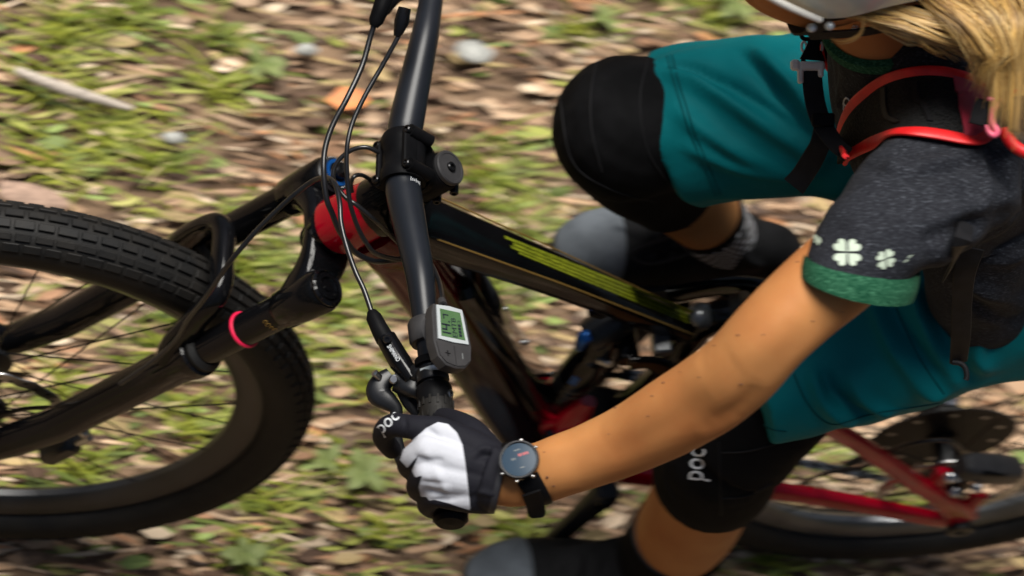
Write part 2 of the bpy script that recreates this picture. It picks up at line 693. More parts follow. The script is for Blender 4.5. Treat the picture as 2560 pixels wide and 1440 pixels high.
for s in (-1, 1):
    obj('stanchion', MB().tube([ax(0.24, s * 0.067), ax(CR_T, s * 0.067)], [0.018, 0.018], 32), MAT['gloss'], fork, steer=True)
    lo = MB().tube([ax(-0.012, s * 0.067, 0.018), ax(0.03, s * 0.067, 0.010), ax(0.09, s * 0.067), ax(0.24, s * 0.067), ax(0.305, s * 0.067), ax(0.318, s * 0.067), ax(0.330, s * 0.067), ax(0.334, s * 0.067)],
                   [0.017, 0.0195, 0.0205, 0.0215, 0.0225, 0.026, 0.026, 0.020], 32)
    lo.tube([ax(0.0, s * 0.067, 0.045), ax(0.0, s * 0.067, 0.02)], [0.014, 0.016], 16)
    leg = obj('lower_leg', lo, MAT['gloss'], fork, steer=True)
    obj('wiper_seal', MB().lathe([(0.0182, 0), (0.0235, 0), (0.024, 0.005), (0.0195, 0.010), (0.0182, 0.010)], ax(0.3335, s * 0.067), U, 32, closed=True), MAT['rubber'], leg, steer=True)
# brace over the tyre
A_ = [(0.300, -0.067, 0.010), (0.325, -0.062, 0.024), (0.365, -0.056, 0.036), (0.398, -0.047, 0.040), (0.408, -0.030, 0.040), (0.409, 0, 0.041),
      (0.408, 0.030, 0.040), (0.398, 0.047, 0.040), (0.365, 0.056, 0.036), (0.325, 0.062, 0.024), (0.300, 0.067, 0.010)]
obj('brace', MB().tube([ax(*q) for q in A_], [(0.020, 0.012), (0.018, 0.010), (0.014, 0.0085), (0.012, 0.010), (0.011, 0.012), (0.0105, 0.0125), (0.011, 0.012), (0.012, 0.010), (0.014, 0.0085), (0.018, 0.010), (0.020, 0.012)], 18, ref=F, k=5, sup=2.7), MAT['gloss'], fork, steer=True)
obj('travel_ring', MB().lathe([(0.0182 + 0.0022 * math.cos(a), 0.0022 * math.sin(a)) for a in np.linspace(0, 2 * math.pi, 8, endpoint=False)], ax(0.402, -0.067), U, 40, closed=True), MAT['pinkred'], fork, steer=True)
c = ax(CR_T + 0.012, -0.067)
cap = obj('air_cap', MB().lathe([(0.0205, 0), (0.0205, 0.004), (0.018, 0.006), (0.0165, 0.004), (0.0145, 0.004), (0.0135, 0.006), (0.011, 0.006), (0.0095, 0.003), (0.004, 0.003), (0.004, 0.0045), (0, 0.0045)], c, U, 36), MAT['gloss'], fork, 25, True)
c = ax(CR_T + 0.012, 0.067)
cap = obj('damper_cap', MB().lathe([(0.0205, 0), (0.0205, 0.005), (0.0175, 0.007), (0.0175, 0.010), (0, 0.010)], c, U, 36), MAT['satin'], fork, 25, True)
mbk = MB().lathe([(0.0150, 0.0101), (0.0150, 0.0125), (0.0112, 0.0125), (0.0112, 0.0101)], c, U, 36, closed=True)
obj('compression_dial', mbk, MAT['blue'], cap, 25, True)
mbk = MB()
for i in range(36):
    a = 2 * math.pi * i / 36
    d = Y * math.cos(a) + F * math.sin(a)
    mbk.box(c + U * 0.0105 + d * 0.0168, d * 0.0012, np.cross(U, d) * 0.0007, U * 0.0016)
obj('dial_knurling', mbk, MAT['steel'], cap, steer=True)
obj('dial_knob', MB().lathe([(0.009, 0.010), (0.009, 0.019), (0.0075, 0.021), (0, 0.021)], c, U, 28).box(c + U * 0.021, Y * 0.006, F * 0.002, U * 0.003), MAT['bolt'], cap, 25, True)
mbk = MB()
ml = nrm(-Y + 0.4 * F)                      # worn gold mark running round the near stanchion, too small to read
for i, (w_, h_) in enumerate(((0.0016, 0.0026), (0.0018, 0.0030), (0.0013, 0.0022), (0.0015, 0.0026))):
    a_ = -0.34 + i * 0.24
    n_ = nrm(ml * math.cos(a_) + np.cross(U, ml) * math.sin(a_))
    cc = ax(0.449 + 0.0006 * i, -0.067) + n_ * 0.0184
    t_ = np.cross(U, n_)
    mbk.tube([cc + t_ * w_ * math.cos(q) + U * h_ * math.sin(q) for q in np.linspace(0, 5.2, 9)], 0.0004, 5)
obj('stanchion_mark', mbk, MAT['gold'], fork, steer=True)

# ---- wheels
def wheel(name, c, R, r, rim_in, rimmat, steer, boost, nsp, rotor_r):
    c = np.asarray(c, float)
    w = obj(name, MB().lathe([(0.010, -boost + 0.004), (0.014, -boost + 0.006), (0.014, -0.036), (0.030, -0.034), (0.030, -0.027), (0.016, -0.022), (0.014, 0), (0.016, 0.022), (0.030, 0.027), (0.030, 0.032), (0.013, 0.036), (0.013, boost - 0.006), (0.010, boost - 0.004)], c, Y, 36),
            MAT['satin'], bike, 30, steer)
    ro = R - 2 * r + 0.006
    prof = [(ro, -0.0155), (ro - 0.010, -0.0165), (ro - 0.017, -0.0135), (rim_in + 0.004, -0.008), (rim_in, -0.004), (rim_in, 0.004), (rim_in + 0.004, 0.008), (ro - 0.017, 0.0135), (ro - 0.010, 0.0165), (ro, 0.0155)]
    obj('rim', MB().lathe(prof, c, Y, 160, closed=True), rimmat, w, 30, steer)
    prof = []
    for a in np.linspace(-2.55, 2.55, 26):
        q = 1.0 - 0.06 * max(0, math.cos(a)) ** 2
        prof.append((R - r + r * math.cos(a) * (0.97 if abs(a) < 0.8 else 1), r * 1.04 * math.sin(a)))
    tyre = obj('tyre', MB().lathe(prof, c, Y, 200, closed=True), MAT['rubber'], w, 50, steer)
    tm = MB()
    nk = 104
    for i in range(nk):
        for row, (a, ll, ww) in enumerate(((-0.98, 0.0100, 0.005), (-0.62, 0.0105, 0.0042), (-0.2, 0.0108, 0.0046), (0.2, 0.0108, 0.0046), (0.62, 0.0105, 0.0042), (0.98, 0.0100, 0.005))):
            th = 2 * math.pi * (i + (0.5 if row in (1, 4, 2) else 0.0)) / nk
            rad = np.array([math.cos(th), 0, math.sin(th)])
            tan = np.array([-math.sin(th), 0, math.cos(th)])
            nn = rad * math.cos(a) + Y * math.sin(a)
            sd = np.cross(tan, nn)
            tm.box(c + rad * (R - r) + nn * (r + 0.0006), tan * ll * random.uniform(0.72, 1.02), sd * ww * random.uniform(0.8, 1.0), nn * 0.0019, 0.35)
    t2 = obj('tread', tm, MAT['rubber'], tyre, 30, steer)
    t2['kind'] = 'stuff'
    sm = MB().tube([(0, 0, 0), (1, 0, 0)], [0.00095, 0.00095], 6).mesh('spoke')
    finish(sm)
    sm.materials.append(MAT['bolt'])
    for i in range(nsp):
        side = -1 if i % 2 else 1
        th = 2 * math.pi * i / nsp
        th2 = th + (0.62 if (i // 2) % 2 else -0.62)
        p0 = c + np.array([math.cos(th2) * 0.028, side * 0.030, math.sin(th2) * 0.028])
        p1 = c + np.array([math.cos(th) * (rim_in + 0.003), side * 0.003, math.sin(th) * (rim_in + 0.003)])
        if steer:
            p0, p1 = S(p0), S(p1)
        m = frame_mtx(p0, p1 - p0, (0.1, 0.9, 0.2))
        L = np.linalg.norm(p1 - p0)
        inst('spoke', sm, m @ Matrix.Diagonal((L, 1, 1, 1)), w)
    # brake disc on the rider's left
    cy = -boost + 0.026
    rm = MB()
    n = 72
    V, Fc = [], []
    h = 0.0009
    for i in range(n):
        a = 2 * math.pi * i / n
        for rr in (rotor_r, rotor_r - 0.016):
            q = rr + (0.0015 * math.sin(a * 18) if rr == rotor_r else 0.002 * math.sin(a * 18 + 1))
            for yy in (-h, h):
                V.append(c + np.array([q * math.cos(a), cy + yy, q * math.sin(a)]))
    for i in range(n):
        a, b = 4 * i, 4 * ((i + 1) % n)
        if i % 4 != 3:
            Fc += [(a, b, b + 2, a + 2), (a + 1, a + 3, b + 3, b + 1)]
        else:
            Fc += [(a, b, b + 2, a + 2), (a + 1, a + 3, b + 3, b + 1)]
        Fc += [(a, a + 1, b + 1, b), (a + 2, b + 2, b + 3, a + 3)]
    rm.add(V, Fc)
    rt = obj('brake_disc', rm, MAT['steel'], w, 30, steer)
    hm = MB()
    for i in range(36):
        a = 2 * math.pi * i / 36
        d = np.array([math.cos(a), 0, math.sin(a)])
        q = rotor_r - (0.006 if i % 2 else 0.011)
        hm.lathe([(0.0026, -0.0013), (0.0026, 0.0013)], c + Y * cy + d * q, Y, 8)
    obj('disc_vents', hm, MAT['blackrim'], rt, 30, steer)['kind'] = 'stuff'
    am = MB()
    for i in range(6):
        a = 2 * math.pi * i / 6
        p0 = c + np.array([math.cos(a) * 0.022, cy, math.sin(a) * 0.022])
        p1 = c + np.array([math.cos(a + 0.5) * (rotor_r - 0.012), cy, math.sin(a + 0.5) * (rotor_r - 0.012)])
        am.tube([p0, (p0 + p1) / 2 + 0.008 * nrm(np.cross(p1 - p0, Y)), p1], [(0.0013, 0.007), (0.0013, 0.0045), (0.0013, 0.007)], 8, ref=Y, k=4)
    am.lathe([(0.016, -0.004), (0.026, -0.003), (0.026, 0.003), (0.016, 0.004)], c + Y * cy, Y, 32, closed=True)
    obj('disc_spider', am, MAT['satin'], rt, 30, steer)
    return w


fw_ = wheel('front_wheel', (0, 0, RF), RF, 0.031, 0.283, MAT['blackrim'], True, 0.062, 28, 0.100)
RAX = np.array([1.258, 0, 0.352])
rw_ = wheel('rear_wheel', RAX, RR, 0.034, 0.262, MAT['rim'], False, 0.078, 28, 0.100)

# ---- printed marks on the rear wheel
_kids = {c.name.split('.')[0]: c for c in rw_.children}
rimb, tyb = bvh_of(_kids['rim'].data), bvh_of(_kids['tyre'].data)
MAT['orange'] = mat('orange_red_print', (0.62, 0.07, 0.025), 0.45)


def patch(name, quad, bvh, mt, par, nx=8, ny=3, off=0.0006):
    a, b, c, d = (np.array(q, float) for q in quad)
    V, ok = [], True
    for i in range(nx + 1):
        for j in range(ny + 1):
            u_, v_ = i / nx, j / ny
            h_, n_ = hit(bvh, *((a * (1 - u_) + b * u_) * (1 - v_) + (d * (1 - u_) + c * u_) * v_))
            if h_ is None:
                return None
            V.append(h_ + n_ * off)
    k_ = ny + 1
    return obj(name, MB().add(V, [(i * k_ + j, (i + 1) * k_ + j, (i + 1) * k_ + j + 1, i * k_ + j + 1) for i in range(nx) for j in range(ny)]), mt, par, 180)


patch('rim_print', ((1968, 1318), (2000, 1323), (2002, 1343), (1972, 1336)), rimb, MAT['print'], _kids['rim'])
patch('rim_print', ((2001, 1324), (2042, 1328), (2042, 1345), (2004, 1343)), rimb, MAT['orange'], _kids['rim'])
for q in (((1798, 1342), (1850, 1366), (1846, 1371), (1796, 1348)), ((1792, 1358), (1838, 1382), (1834, 1386), (1788, 1362)), ((1885, 1372), (1945, 1388), (1943, 1393), (1883, 1377)), ((1880, 1392), (1938, 1408), (1936, 1412), (1878, 1397)), ((1965, 1394), (2010, 1404), (2008, 1409), (1963, 1399))):
    patch('tyre_print', q, tyb, MAT['dimprint'], _kids['tyre'], 6, 1, 0.0012)

# ---- front brake caliper
c = S(np.array([0.075, -0.050, RF + 0.055]))
m_ = MB().box(at(150, 1112, -0.062), nrm(S(U) - S(0 * U)) * 0.028, nrm(F) * 0.013, Y * 0.016, 0.4)
cal = obj('front_brake_caliper', m_, MAT['satin'], bike)
obj('caliper_bolt', MB().lathe([(0.006, 0), (0.006, 0.006), (0.004, 0.008), (0, 0.008)], at(212, 1075, -0.07), -Y, 16).lathe([(0.005, 0), (0.005, 0.02), (0, 0.02)], at(196, 1106, -0.07), U, 12), MAT['steel'], cal)

# ---- head tube and main frame
hd = obj('head_tube', MB().tube([ax(0.538), ax(0.543), ax(0.585), ax(0.600)], [(0.029, 0.0285), (0.030, 0.0295), (0.029, 0.0285), (0.0275, 0.0275)], 36, ref=F, sup=2.3), MAT['red'], bike)
obj('headset_cover', MB().tube([ax(0.594, 0, -0.003), ax(0.600, 0, -0.004), ax(0.625, 0, -0.003), ax(0.646), ax(0.660)], [(0.031, 0.030), (0.034, 0.031), (0.032, 0.0285), (0.026, 0.024), (0.021, 0.021)], 36, ref=F, k=4), MAT['gloss'], bike)
DT = [at(930, 560), at(985, 590), at(1040, 655), at(1150, 815), at(1268, 992), at(1330, 1085)]
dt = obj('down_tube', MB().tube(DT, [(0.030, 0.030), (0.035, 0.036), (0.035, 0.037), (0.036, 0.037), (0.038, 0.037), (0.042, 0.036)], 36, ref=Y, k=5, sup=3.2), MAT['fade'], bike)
# battery cover on top of the down tube, with bolts
mb = MB()
d_ = nrm(DT[4] - DT[2])
nb = nrm(np.cross(d_, Y))
nb = nb if nb[2] > 0 else -nb
q0, q1 = at(1090, 690) + nb * 0.028, at(1285, 985) + nb * 0.030
mb.tube([q0, q0 + d_ * 0.01, q1 - d_ * 0.01, q1], [(0.022, 0.010), (0.030, 0.014), (0.031, 0.014), (0.024, 0.008)], 28, ref=Y, sup=4)
cov = obj('battery_cover', mb, MAT['gloss'], dt)
for k_ in (0.42, 0.70):
    obj('cover_bolt', MB().lathe([(0.0035, 0), (0.0035, 0.002), (0.002, 0.0025), (0.002, 0.001), (0, 0.001)], q0 + (q1 - q0) * k_ + nb * 0.0135 + Y * 0.016, nb, 14), MAT['steel'], cov)
TT = [at(1040, 520), at(1100, 548), at(1400, 668), at(1735, 812)]
dn = np.array([0, 0, -1.0])
tt = obj('top_tube', MB().tube([p + dn * h for p, h in zip(TT, (0.024, 0.023, 0.019, 0.016))], [(0.022, 0.030), (0.022, 0.027), (0.019, 0.020), (0.016, 0.0145)], 32, ref=(0, 0, 1), k=6, sup=4.5), MAT['gloss'], bike, 30)
T0, T1 = TT[0], TT[3]


def tt_top(px, off, side):
    """point on the flat top of the top tube"""
    i = 0 if px < 1400 else 1
    a, b = (TT[1], TT[2]) if i == 0 else (TT[2], TT[3])
    pa, pb = (1100, 1400) if i == 0 else (1400, 1735)
    t = (px - pa) / (pb - pa)
    hs = [(0.023 - 0.022), (0.0), (0.0)]
    p = a + (b - a) * t
    hw = 0.027 + (0.0145 - 0.027) * (px - 1100) / 635
    return p + np.array([0, side * hw, 0.0006 + off])


ttb = bvh_of(tt.data)
for e0, e1, x0, x1 in ((0.10, 0.28, 1259, 1733), (0.33, 0.52, 1277, 1734), (0.57, 0.75, 1268, 1735), (0.80, 0.93, 1286, 1737)):
    V, Fc = [], []
    for i in range(22):
        t_ = i / 21
        for e_ in (e0, e1):
            u_, l_ = np.array([1259 + 474 * t_, 585 + 188 * t_]), np.array([1272 + 465 * t_, 628 + 192 * t_])
            q = u_ + (l_ - u_) * e_ + (np.array([(x0 - 1259) * (1 - t_), (x0 - 1259) * 0.4 * (1 - t_)]))
            h_, n_ = hit(ttb, *q)
            V.append((at(*q) if h_ is None else h_) + np.array([0, 0, 0.0008]))
    Fc = [(2 * i, 2 * i + 2, 2 * i + 3, 2 * i + 1) for i in range(21)]
    obj('stripe_decal', MB().add(V, Fc), MAT['olive'], tt)
for sd in (0.93, -0.93):
    obj('pinstripe', MB().tube([tt_top(x, 0, sd) for x in np.linspace(1090, 1728, 12)], 0.0009, 6), MAT['gold'], tt)
BB = np.array([0.772, 0, 0.335])
ST = at(1752, 812)
seat_t = obj('seat_tube', MB().tube([BB + (0, 0, 0.03), (BB + ST) / 2 + (0.012, 0, 0), ST, ST + (0.03, 0, 0.045)], [(0.026, 0.024), (0.021, 0.020), (0.0185, 0.0185), (0.018, 0.018)], 28, ref=(1, 0, 0), k=4), MAT['gloss'], bike)
obj('seat_clamp', MB().tube([ST + (0.025, 0, 0.037), ST + (0.036, 0, 0.054)], [0.0205, 0.0205], 28), MAT['satin'], bike)
obj('seat_post', MB().tube([ST + (0.02, 0, 0.03), (0.925, 0, 0.832)], [0.0155, 0.0155], 24), MAT['satin'], bike)
sad = MB()
sad.tube([(0.80, 0, 0.850), (0.84, 0, 0.858), (0.92, 0, 0.858), (1.0, 0, 0.862), (1.05, 0, 0.872), (1.07, 0, 0.866)], [(0.012, 0.014), (0.016, 0.020), (0.018, 0.032), (0.020, 0.060), (0.020, 0.068), (0.008, 0.040)], 28, ref=(0, 0, 1), k=5)
sd_ = obj('saddle', sad, MAT['matte'], bike)
mb = MB()
for s in (-1, 1):
    mb.tube([(0.83, s * 0.012, 0.845), (0.88, s * 0.022, 0.832), (0.95, s * 0.022, 0.832), (1.02, s * 0.03, 0.85)], 0.0035, 8, k=4)
obj('saddle_rail', mb, MAT['steel'], sd_)
obj('link_bridge', MB().tube([at(1738, 792), at(1750, 790), at(1800, 792), at(1822, 796)], [(0.012, 0.014), (0.014, 0.016), (0.012, 0.014), (0.012, 0.014)], 20, k=3), MAT['rim'], bike)
obj('pivot_cap', MB().lathe([(0.012, -0.02), (0.015, -0.02), (0.015, 0.02), (0.010, 0.022), (0, 0.022)], at(1838, 775, 0.01), nrm((0.2, -0.5, 0.8)), 24), MAT['gloss'], bike)
# glossy seat-stay yoke and rocker link
yk = MB()
for s in (-1, 1):
    yk.tube([ST + (-0.02, s * 0.050, -0.035), ST + (0.05, s * 0.055, -0.005), ST + (0.12, s * 0.058, -0.03), np.array([0.985, s * 0.060, 0.545])], [(0.020, 0.006), (0.018, 0.008), (0.017, 0.009), (0.016, 0.010)], 18, ref=(0, 0, 1), k=5, sup=3)
yk.tube([ST + (0.07, -0.056, -0.006), ST + (0.075, 0.056, -0.006)], [0.012, 0.012], 16)
obj('rocker_link', yk, MAT['gloss'], bike)

# ---- rear triangle, red
for s in (-1, 1):
    a = at(2060, 1058, -0.062)
    pts = [a, at(2160, 1118, -0.068), at(2290, 1208, -0.076), at(2372, 1262, -0.082), at(2405, 1295, -0.083)]
    pts = [p * (1, s * -1, 1) for p in pts]
    stay = MB().tube(pts, [(0.013, 0.008), (0.0135, 0.008), (0.014, 0.008), (0.018, 0.007), (0.020, 0.006)], 20, ref=(-0.5, 0, 0.85), k=5, sup=3.4)
    obj('seat_stay', stay, MAT['red'], bike)
    pts = [np.array([0.80, -0.046, 0.33]), at(1900, 1222, -0.055), at(2050, 1243, -0.062), at(2200, 1270, -0.072), at(2330, 1296, -0.080), at(2395, 1305, -0.082)]
    pts = [p * (1, s * -1, 1) for p in pts]
    obj('chain_stay', MB().tube(pts, [(0.018, 0.011), (0.0155, 0.010), (0.015, 0.010), (0.0145, 0.009), (0.016, 0.008), (0.014, 0.007)], 20, ref=(0, 0, 1), k=5, sup=2.6), MAT['red'], bike)
    pv = at(2396, 1312, -0.086) * (1, s * -1, 1)
    drop = MB().lathe([(0.004, -0.008), (0.016, -0.008), (0.017, -0.004), (0.017, 0.010), (0.013, 0.012), (0.008, 0.012), (0.006, 0.009), (0, 0.009)], pv, Y * s, 28)
    obj('dropout_pivot', drop, MAT['satin'], bike)
# disc mount tabs, rear brake caliper and hose
mt_ = MB()
mt_.tube([at(2330, 1230, -0.074), at(2345, 1200, -0.070), at(2362, 1180, -0.066)], [(0.016, 0.006), (0.012, 0.007), (0.011, 0.008)], 16, k=4, sup=3)
obj('brake_mount', mt_, MAT['red'], bike)
mt_ = MB()
mt_.tube([at(2412, 1285, -0.08), at(2432, 1255, -0.074), at(2452, 1236, -0.070)], [(0.014, 0.006), (0.012, 0.007), (0.012, 0.006)], 16, k=4, sup=3)
obj('brake_mount', mt_, MAT['red'], bike)
cm = MB()
ca, cb = at(2400, 1165, -0.066), at(2545, 1178, -0.058)
dd = nrm(cb - ca)
cm.tube([ca, ca + dd * 0.012, (ca + cb) / 2, cb - dd * 0.01, cb], [(0.010, 0.012), (0.016, 0.018), (0.017, 0.020), (0.016, 0.018), (0.010, 0.012)], 20, ref=Y, sup=3.4)
cal = obj('rear_brake_caliper', cm, MAT['greyplastic'], bike)
obj('caliper_window', MB().box((ca + cb) / 2 + np.array([-0.006, -0.0105, 0.0155]), dd * 0.020, Y * 0.006, np.cross(dd, Y) * 0.004, 0.3), MAT['matte'], cal)
for x_, y_ in ((2385, 1228), (2372, 1192), (2440, 1218)):
    obj('caliper_bolt', MB().lathe([(0.007, 0), (0.007, 0.006), (0.004, 0.008), (0.004, 0.004), (0, 0.004)], at(x_, y_, -0.082), nrm((-0.2, -0.6, 0.7)), 16), MAT['steel'], cal)
hose = [at(x, y, yy) for x, y, yy in ((1985, 1218, -0.03), (2060, 1185, -0.045), (2150, 1170, -0.055), (2190, 1155, -0.06), (2230, 1125, -0.065), (2300, 1105, -0.070), (2370, 1102, -0.070), (2405, 1125, -0.068))]
obj('rear_brake_hose', MB().tube(hose, 0.0026, 10, k=6), MAT['bar'], bike)
# cassette, each cog its own piece, and freehub
cas = obj('cassette', MB().lathe([(0.020, 0.012), (0.020, 0.056)], RAX, Y, 24), MAT['darksteel'], bike)
for k_, (rr, nt_) in enumerate(((0.096, 46), (0.082, 40), (0.070, 34), (0.060, 30), (0.050, 26), (0.042, 21), (0.034, 17), (0.026, 13))):
    n = nt_ * 4
    V = []
    yy = 0.018 + k_ * 0.0048
    for h in (-0.0009, 0.0009):
        for i in range(n):
            a = 2 * math.pi * i / n
            q = rr + (0.0, 0.0032, 0.0032, 0.0)[i % 4] - 0.001
            V.append(RAX + np.array([q * math.cos(a), yy + h, q * math.sin(a)]))
    Fc = [tuple(range(n - 1, -1, -1)), tuple(range(n, 2 * n))] + [(i, (i + 1) % n, n + (i + 1) % n, n + i) for i in range(n)]
    obj('cog', MB().add(V, Fc), MAT['darksteel'], cas, 20)
    if k_ < 3:
        for i in range(10):
            a = 2 * math.pi * i / 10 + k_
            obj('cog_rivet', MB().lathe([(0.0045, -0.0013), (0.0045, 0.0013)], RAX + np.array([(rr - 0.02) * math.cos(a), yy, (rr - 0.02) * math.sin(a)]), Y, 10), MAT['steel'], cas, 30)
# chainring, cranks, pedals, motor
mot = MB()
mot.tube([BB + (-0.080, 0, 0.010), BB + (-0.03, 0, 0.020), BB + (0.02, 0, 0.01), BB + (0.055, 0, -0.01)], [(0.040, 0.036), (0.060, 0.044), (0.058, 0.044), (0.030, 0.038)], 28, ref=(0, 0, 1), k=5, sup=3)
obj('motor', mot, MAT['matte'], bike)
obj('chainring', MB().lathe([(0.06, 0.052), (0.072, 0.052), (0.072, 0.055), (0.06, 0.055)], BB, Y, 68, closed=True), MAT['darksteel'], bike)
for s, dv, nm in ((-1, np.array([-0.10, 0, -0.995]), 'n'), (1, np.array([0.10, 0, 0.995]), 'f')):
    dv = nrm(dv)
    a0 = BB + Y * s * 0.078
    a1 = BB + Y * s * 0.092 + dv * 0.165
    crk = obj('crank_arm', MB().tube([a0 - dv * 0.016, a0, (a0 + a1) / 2, a1 - dv * 0.01, a1 + dv * 0.012], [(0.012, 0.010), (0.018, 0.013), (0.014, 0.010), (0.014, 0.009), (0.010, 0.008)], 22, ref=(1, 0, 0), k=4, sup=3), MAT['satin'], bike)
    obj('crank_bolt', MB().lathe([(0.012, 0.0), (0.012, 0.014), (0.010, 0.016), (0.007, 0.016), (0.006, 0.012), (0, 0.012)], a0, Y * s, 24), MAT['gloss'], crk, 30)
    pc = a1 + Y * s * 0.055
    pm = MB()
    X_ = np.array([1.0, 0, 0])
    for q in (-1, 1):
        pm.box(pc + X_ * q * 0.043, X_ * 0.007, Y * 0.046, np.array([0, 0, 0.008]), 0.4)
        pm.box(pc + Y * q * 0.042, X_ * 0.045, Y * 0.006, np.array([0, 0, 0.008]), 0.4)
    pm.tube([a1, pc + Y * s * 0.045], [0.008, 0.008], 14)
    for q in (-1, 1):
        pm.box(pc + X_ * q * 0.02, X_ * 0.004, Y * 0.042, np.array([0, 0, 0.007]), 0.3)
    ped = obj('pedal', pm, MAT['matte'], bike)
    pn = MB()
    for q in (-1, 1):
        for j in (-0.03, -0.01, 0.01, 0.03):
            pn.lathe([(0.002, -0.012), (0.002, 0.012), (0, 0.012)], pc + X_ * q * 0.043 + Y * j, (0, 0, 1), 8)
    obj('pedal_pins', pn, MAT['steel'], ped)
    if s < 0:
        PEDL, CRL = pc, a1
    else:
        PEDR, CRR = pc, a1
# chain, link by link, along the lower and upper runs on the drive side
lm = MB().tube([(-0.0078, 0, 0), (-0.004, 0, 0), (0, 0, 0), (0.004, 0, 0), (0.0078, 0, 0)], [(0.0036, 0.0008), (0.0042, 0.0011), (0.0030, 0.0011), (0.0042, 0.0011), (0.0036, 0.0008)], 10, ref=(0, 0, 1))
me_l = lm.mesh('chain_link')
finish(me_l)
me_l.materials.append(MAT['steel'])
me_l2 = me_l.copy()
me_l2.materials[0] = MAT['darksteel']
chn = obj('chain', MB().tube([BB + (0.0, 0.0535, 0.073), RAX + (0, 0.052, 0.036)], 0.0015, 6), MAT['darksteel'], bike)
LOW = smooth([BB + (0.0, 0.0535, -0.073), at(1800, 1122, 0.053), at(1960, 1150, 0.053), at(2080, 1170, 0.053), at(2200, 1195, 0.053), at(2250, 1215, 0.053)], 40)
for path in (LOW, smooth([BB + (0.0, 0.0535, 0.073), (BB + RAX) / 2 + (0, 0.053, 0.055), RAX + (0, 0.053, 0.038)], 60)):
    acc, last, idx = 0.0, path[0], 0
    for p in path[1:]:
        acc += np.linalg.norm(p - last)
        if acc >= 0.0127:
            t = nrm(p - last)
            for sd in (-1, 1):
                inst('chain_link', me_l if idx % 2 else me_l2, frame_mtx(p + Y * sd * (0.0032 if idx % 2 else 0.0021), t, Y) @ Matrix.Rotation(math.pi / 2, 4, 'X'), chn)
            acc, idx = 0.0, idx + 1
        last = p
dr = MB().tube([RAX + (0.02, 0.062, -0.03), RAX + (0.03, 0.070, -0.085), RAX + (-0.01, 0.058, -0.16), RAX + (-0.03, 0.054, -0.20)], [(0.016, 0.010), (0.020, 0.014), (0.012, 0.006), (0.010, 0.005)], 16, k=4)
obj('rear_derailleur', dr, MAT['satin'], bike)

# ---- shock
s0, s1 = at(1385, 1012), at(1535, 815)
sd = nrm(s1 - s0)
L_ = np.linalg.norm(s1 - s0)
shk = obj('shock', MB().lathe([(0.012, 0), (0.0205, 0.006), (0.0225, 0.012), (0.0225, L_ * 0.62), (0.0210, L_ * 0.66), (0.0210, L_ * 0.70), (0.0225, L_ * 0.73), (0.0225, L_ * 0.84), (0.018, L_ * 0.90), (0.012, L_)], s0, sd, 36), MAT['gloss'], bike, 30)
for t_ in (0.30, 0.36):
    obj('shock_band', MB().lathe([(0.0226, 0), (0.0232, 0.001), (0.0232, 0.005), (0.0226, 0.006)], s0 + sd * L_ * t_, sd, 36), MAT['satin'], shk, 30)
obj('reservoir', MB().lathe([(0.010, -0.024), (0.019, -0.022), (0.0205, -0.016), (0.0205, 0.016), (0.018, 0.022), (0, 0.023)], at(1512, 818, 0.004), nrm((0.55, 0.25, 0.55)), 32), MAT['satin'], shk, 30)
obj('valve_cap', MB().lathe([(0.0055, 0), (0.0055, 0.014), (0.0045, 0.016), (0, 0.016)], at(1500, 900, -0.022), nrm((0.5, -0.5, 0.6)), 16), MAT['steel'], shk, 30)
pv_ = at(1566, 836)
for y0, y1, r0 in ((-0.034, -0.014, 0.0118), (-0.012, 0.010, 0.0108), (0.012, 0.034, 0.0118)):
    obj('shock_pivot', MB().lathe([(0.008, y0), (r0, y0), (r0 + 0.0006, y0 + 0.003), (r0 + 0.0006, y1 - 0.003), (r0, y1), (0.008, y1)], pv_, Y, 28), MAT['gloss'], shk, 25)
obj('rebound_knob', MB().lathe([(0.008, -0.003), (0.0115, -0.003), (0.0115, 0.003), (0.008, 0.003)], at(1487, 846, -0.006), nrm((0.75, 0.15, 0.45)), 20), MAT['pinkred'], shk, 25)
obj('knob_stub', MB().tube([at(1470, 842, -0.008), at(1520, 838, -0.004)], [0.0065, 0.0075], 18), MAT['satin'], shk)
obj('lockout_lever', MB().tube([at(1474, 838, -0.010), at(1458, 846, -0.012), at(1446, 868, -0.012)], [(0.005, 0.007), (0.006, 0.008), (0.004, 0.006)], 12, k=4, sup=3), MAT['blue'], shk)
nsd = nrm(np.cross(sd, np.cross(-FW, sd)))
obj('shock_badge', MB().box(s0 + sd * L_ * 0.50 + nsd * 0.0223, sd * 0.010, np.cross(sd, nsd) * 0.004, nsd * 0.0008), MAT['blue'], shk)
obj('cable_stop', MB().box(at(1492, 772, -0.004), np.array([0.011, 0, -0.004]), Y * 0.010, np.array([0.002, 0, 0.006]), 0.4), MAT['matte'], bike)
# link plates from the shock to the seat tube
for yy in (-0.036, 0.036):
    obj('link_plate', MB().tube([pv_ + Y * yy, pv_ + Y * yy + (0.03, 0, 0.004), at(1690, 880) * (1, 0, 1) + Y * yy], [(0.015, 0.004), (0.014, 0.004), (0.020, 0.005)], 18, ref=(0, 0, 1), k=4, sup=3), MAT['gloss'], bike)
obj('link_reflection', MB().box(at(1652, 858, -0.020), np.array([0.010, 0, 0.003]), Y * 0.014, np.array([-0.002, 0, 0.008]), 0.3), MAT['rim'], bike)  # pale block added in place of a reflection on the glossy frame
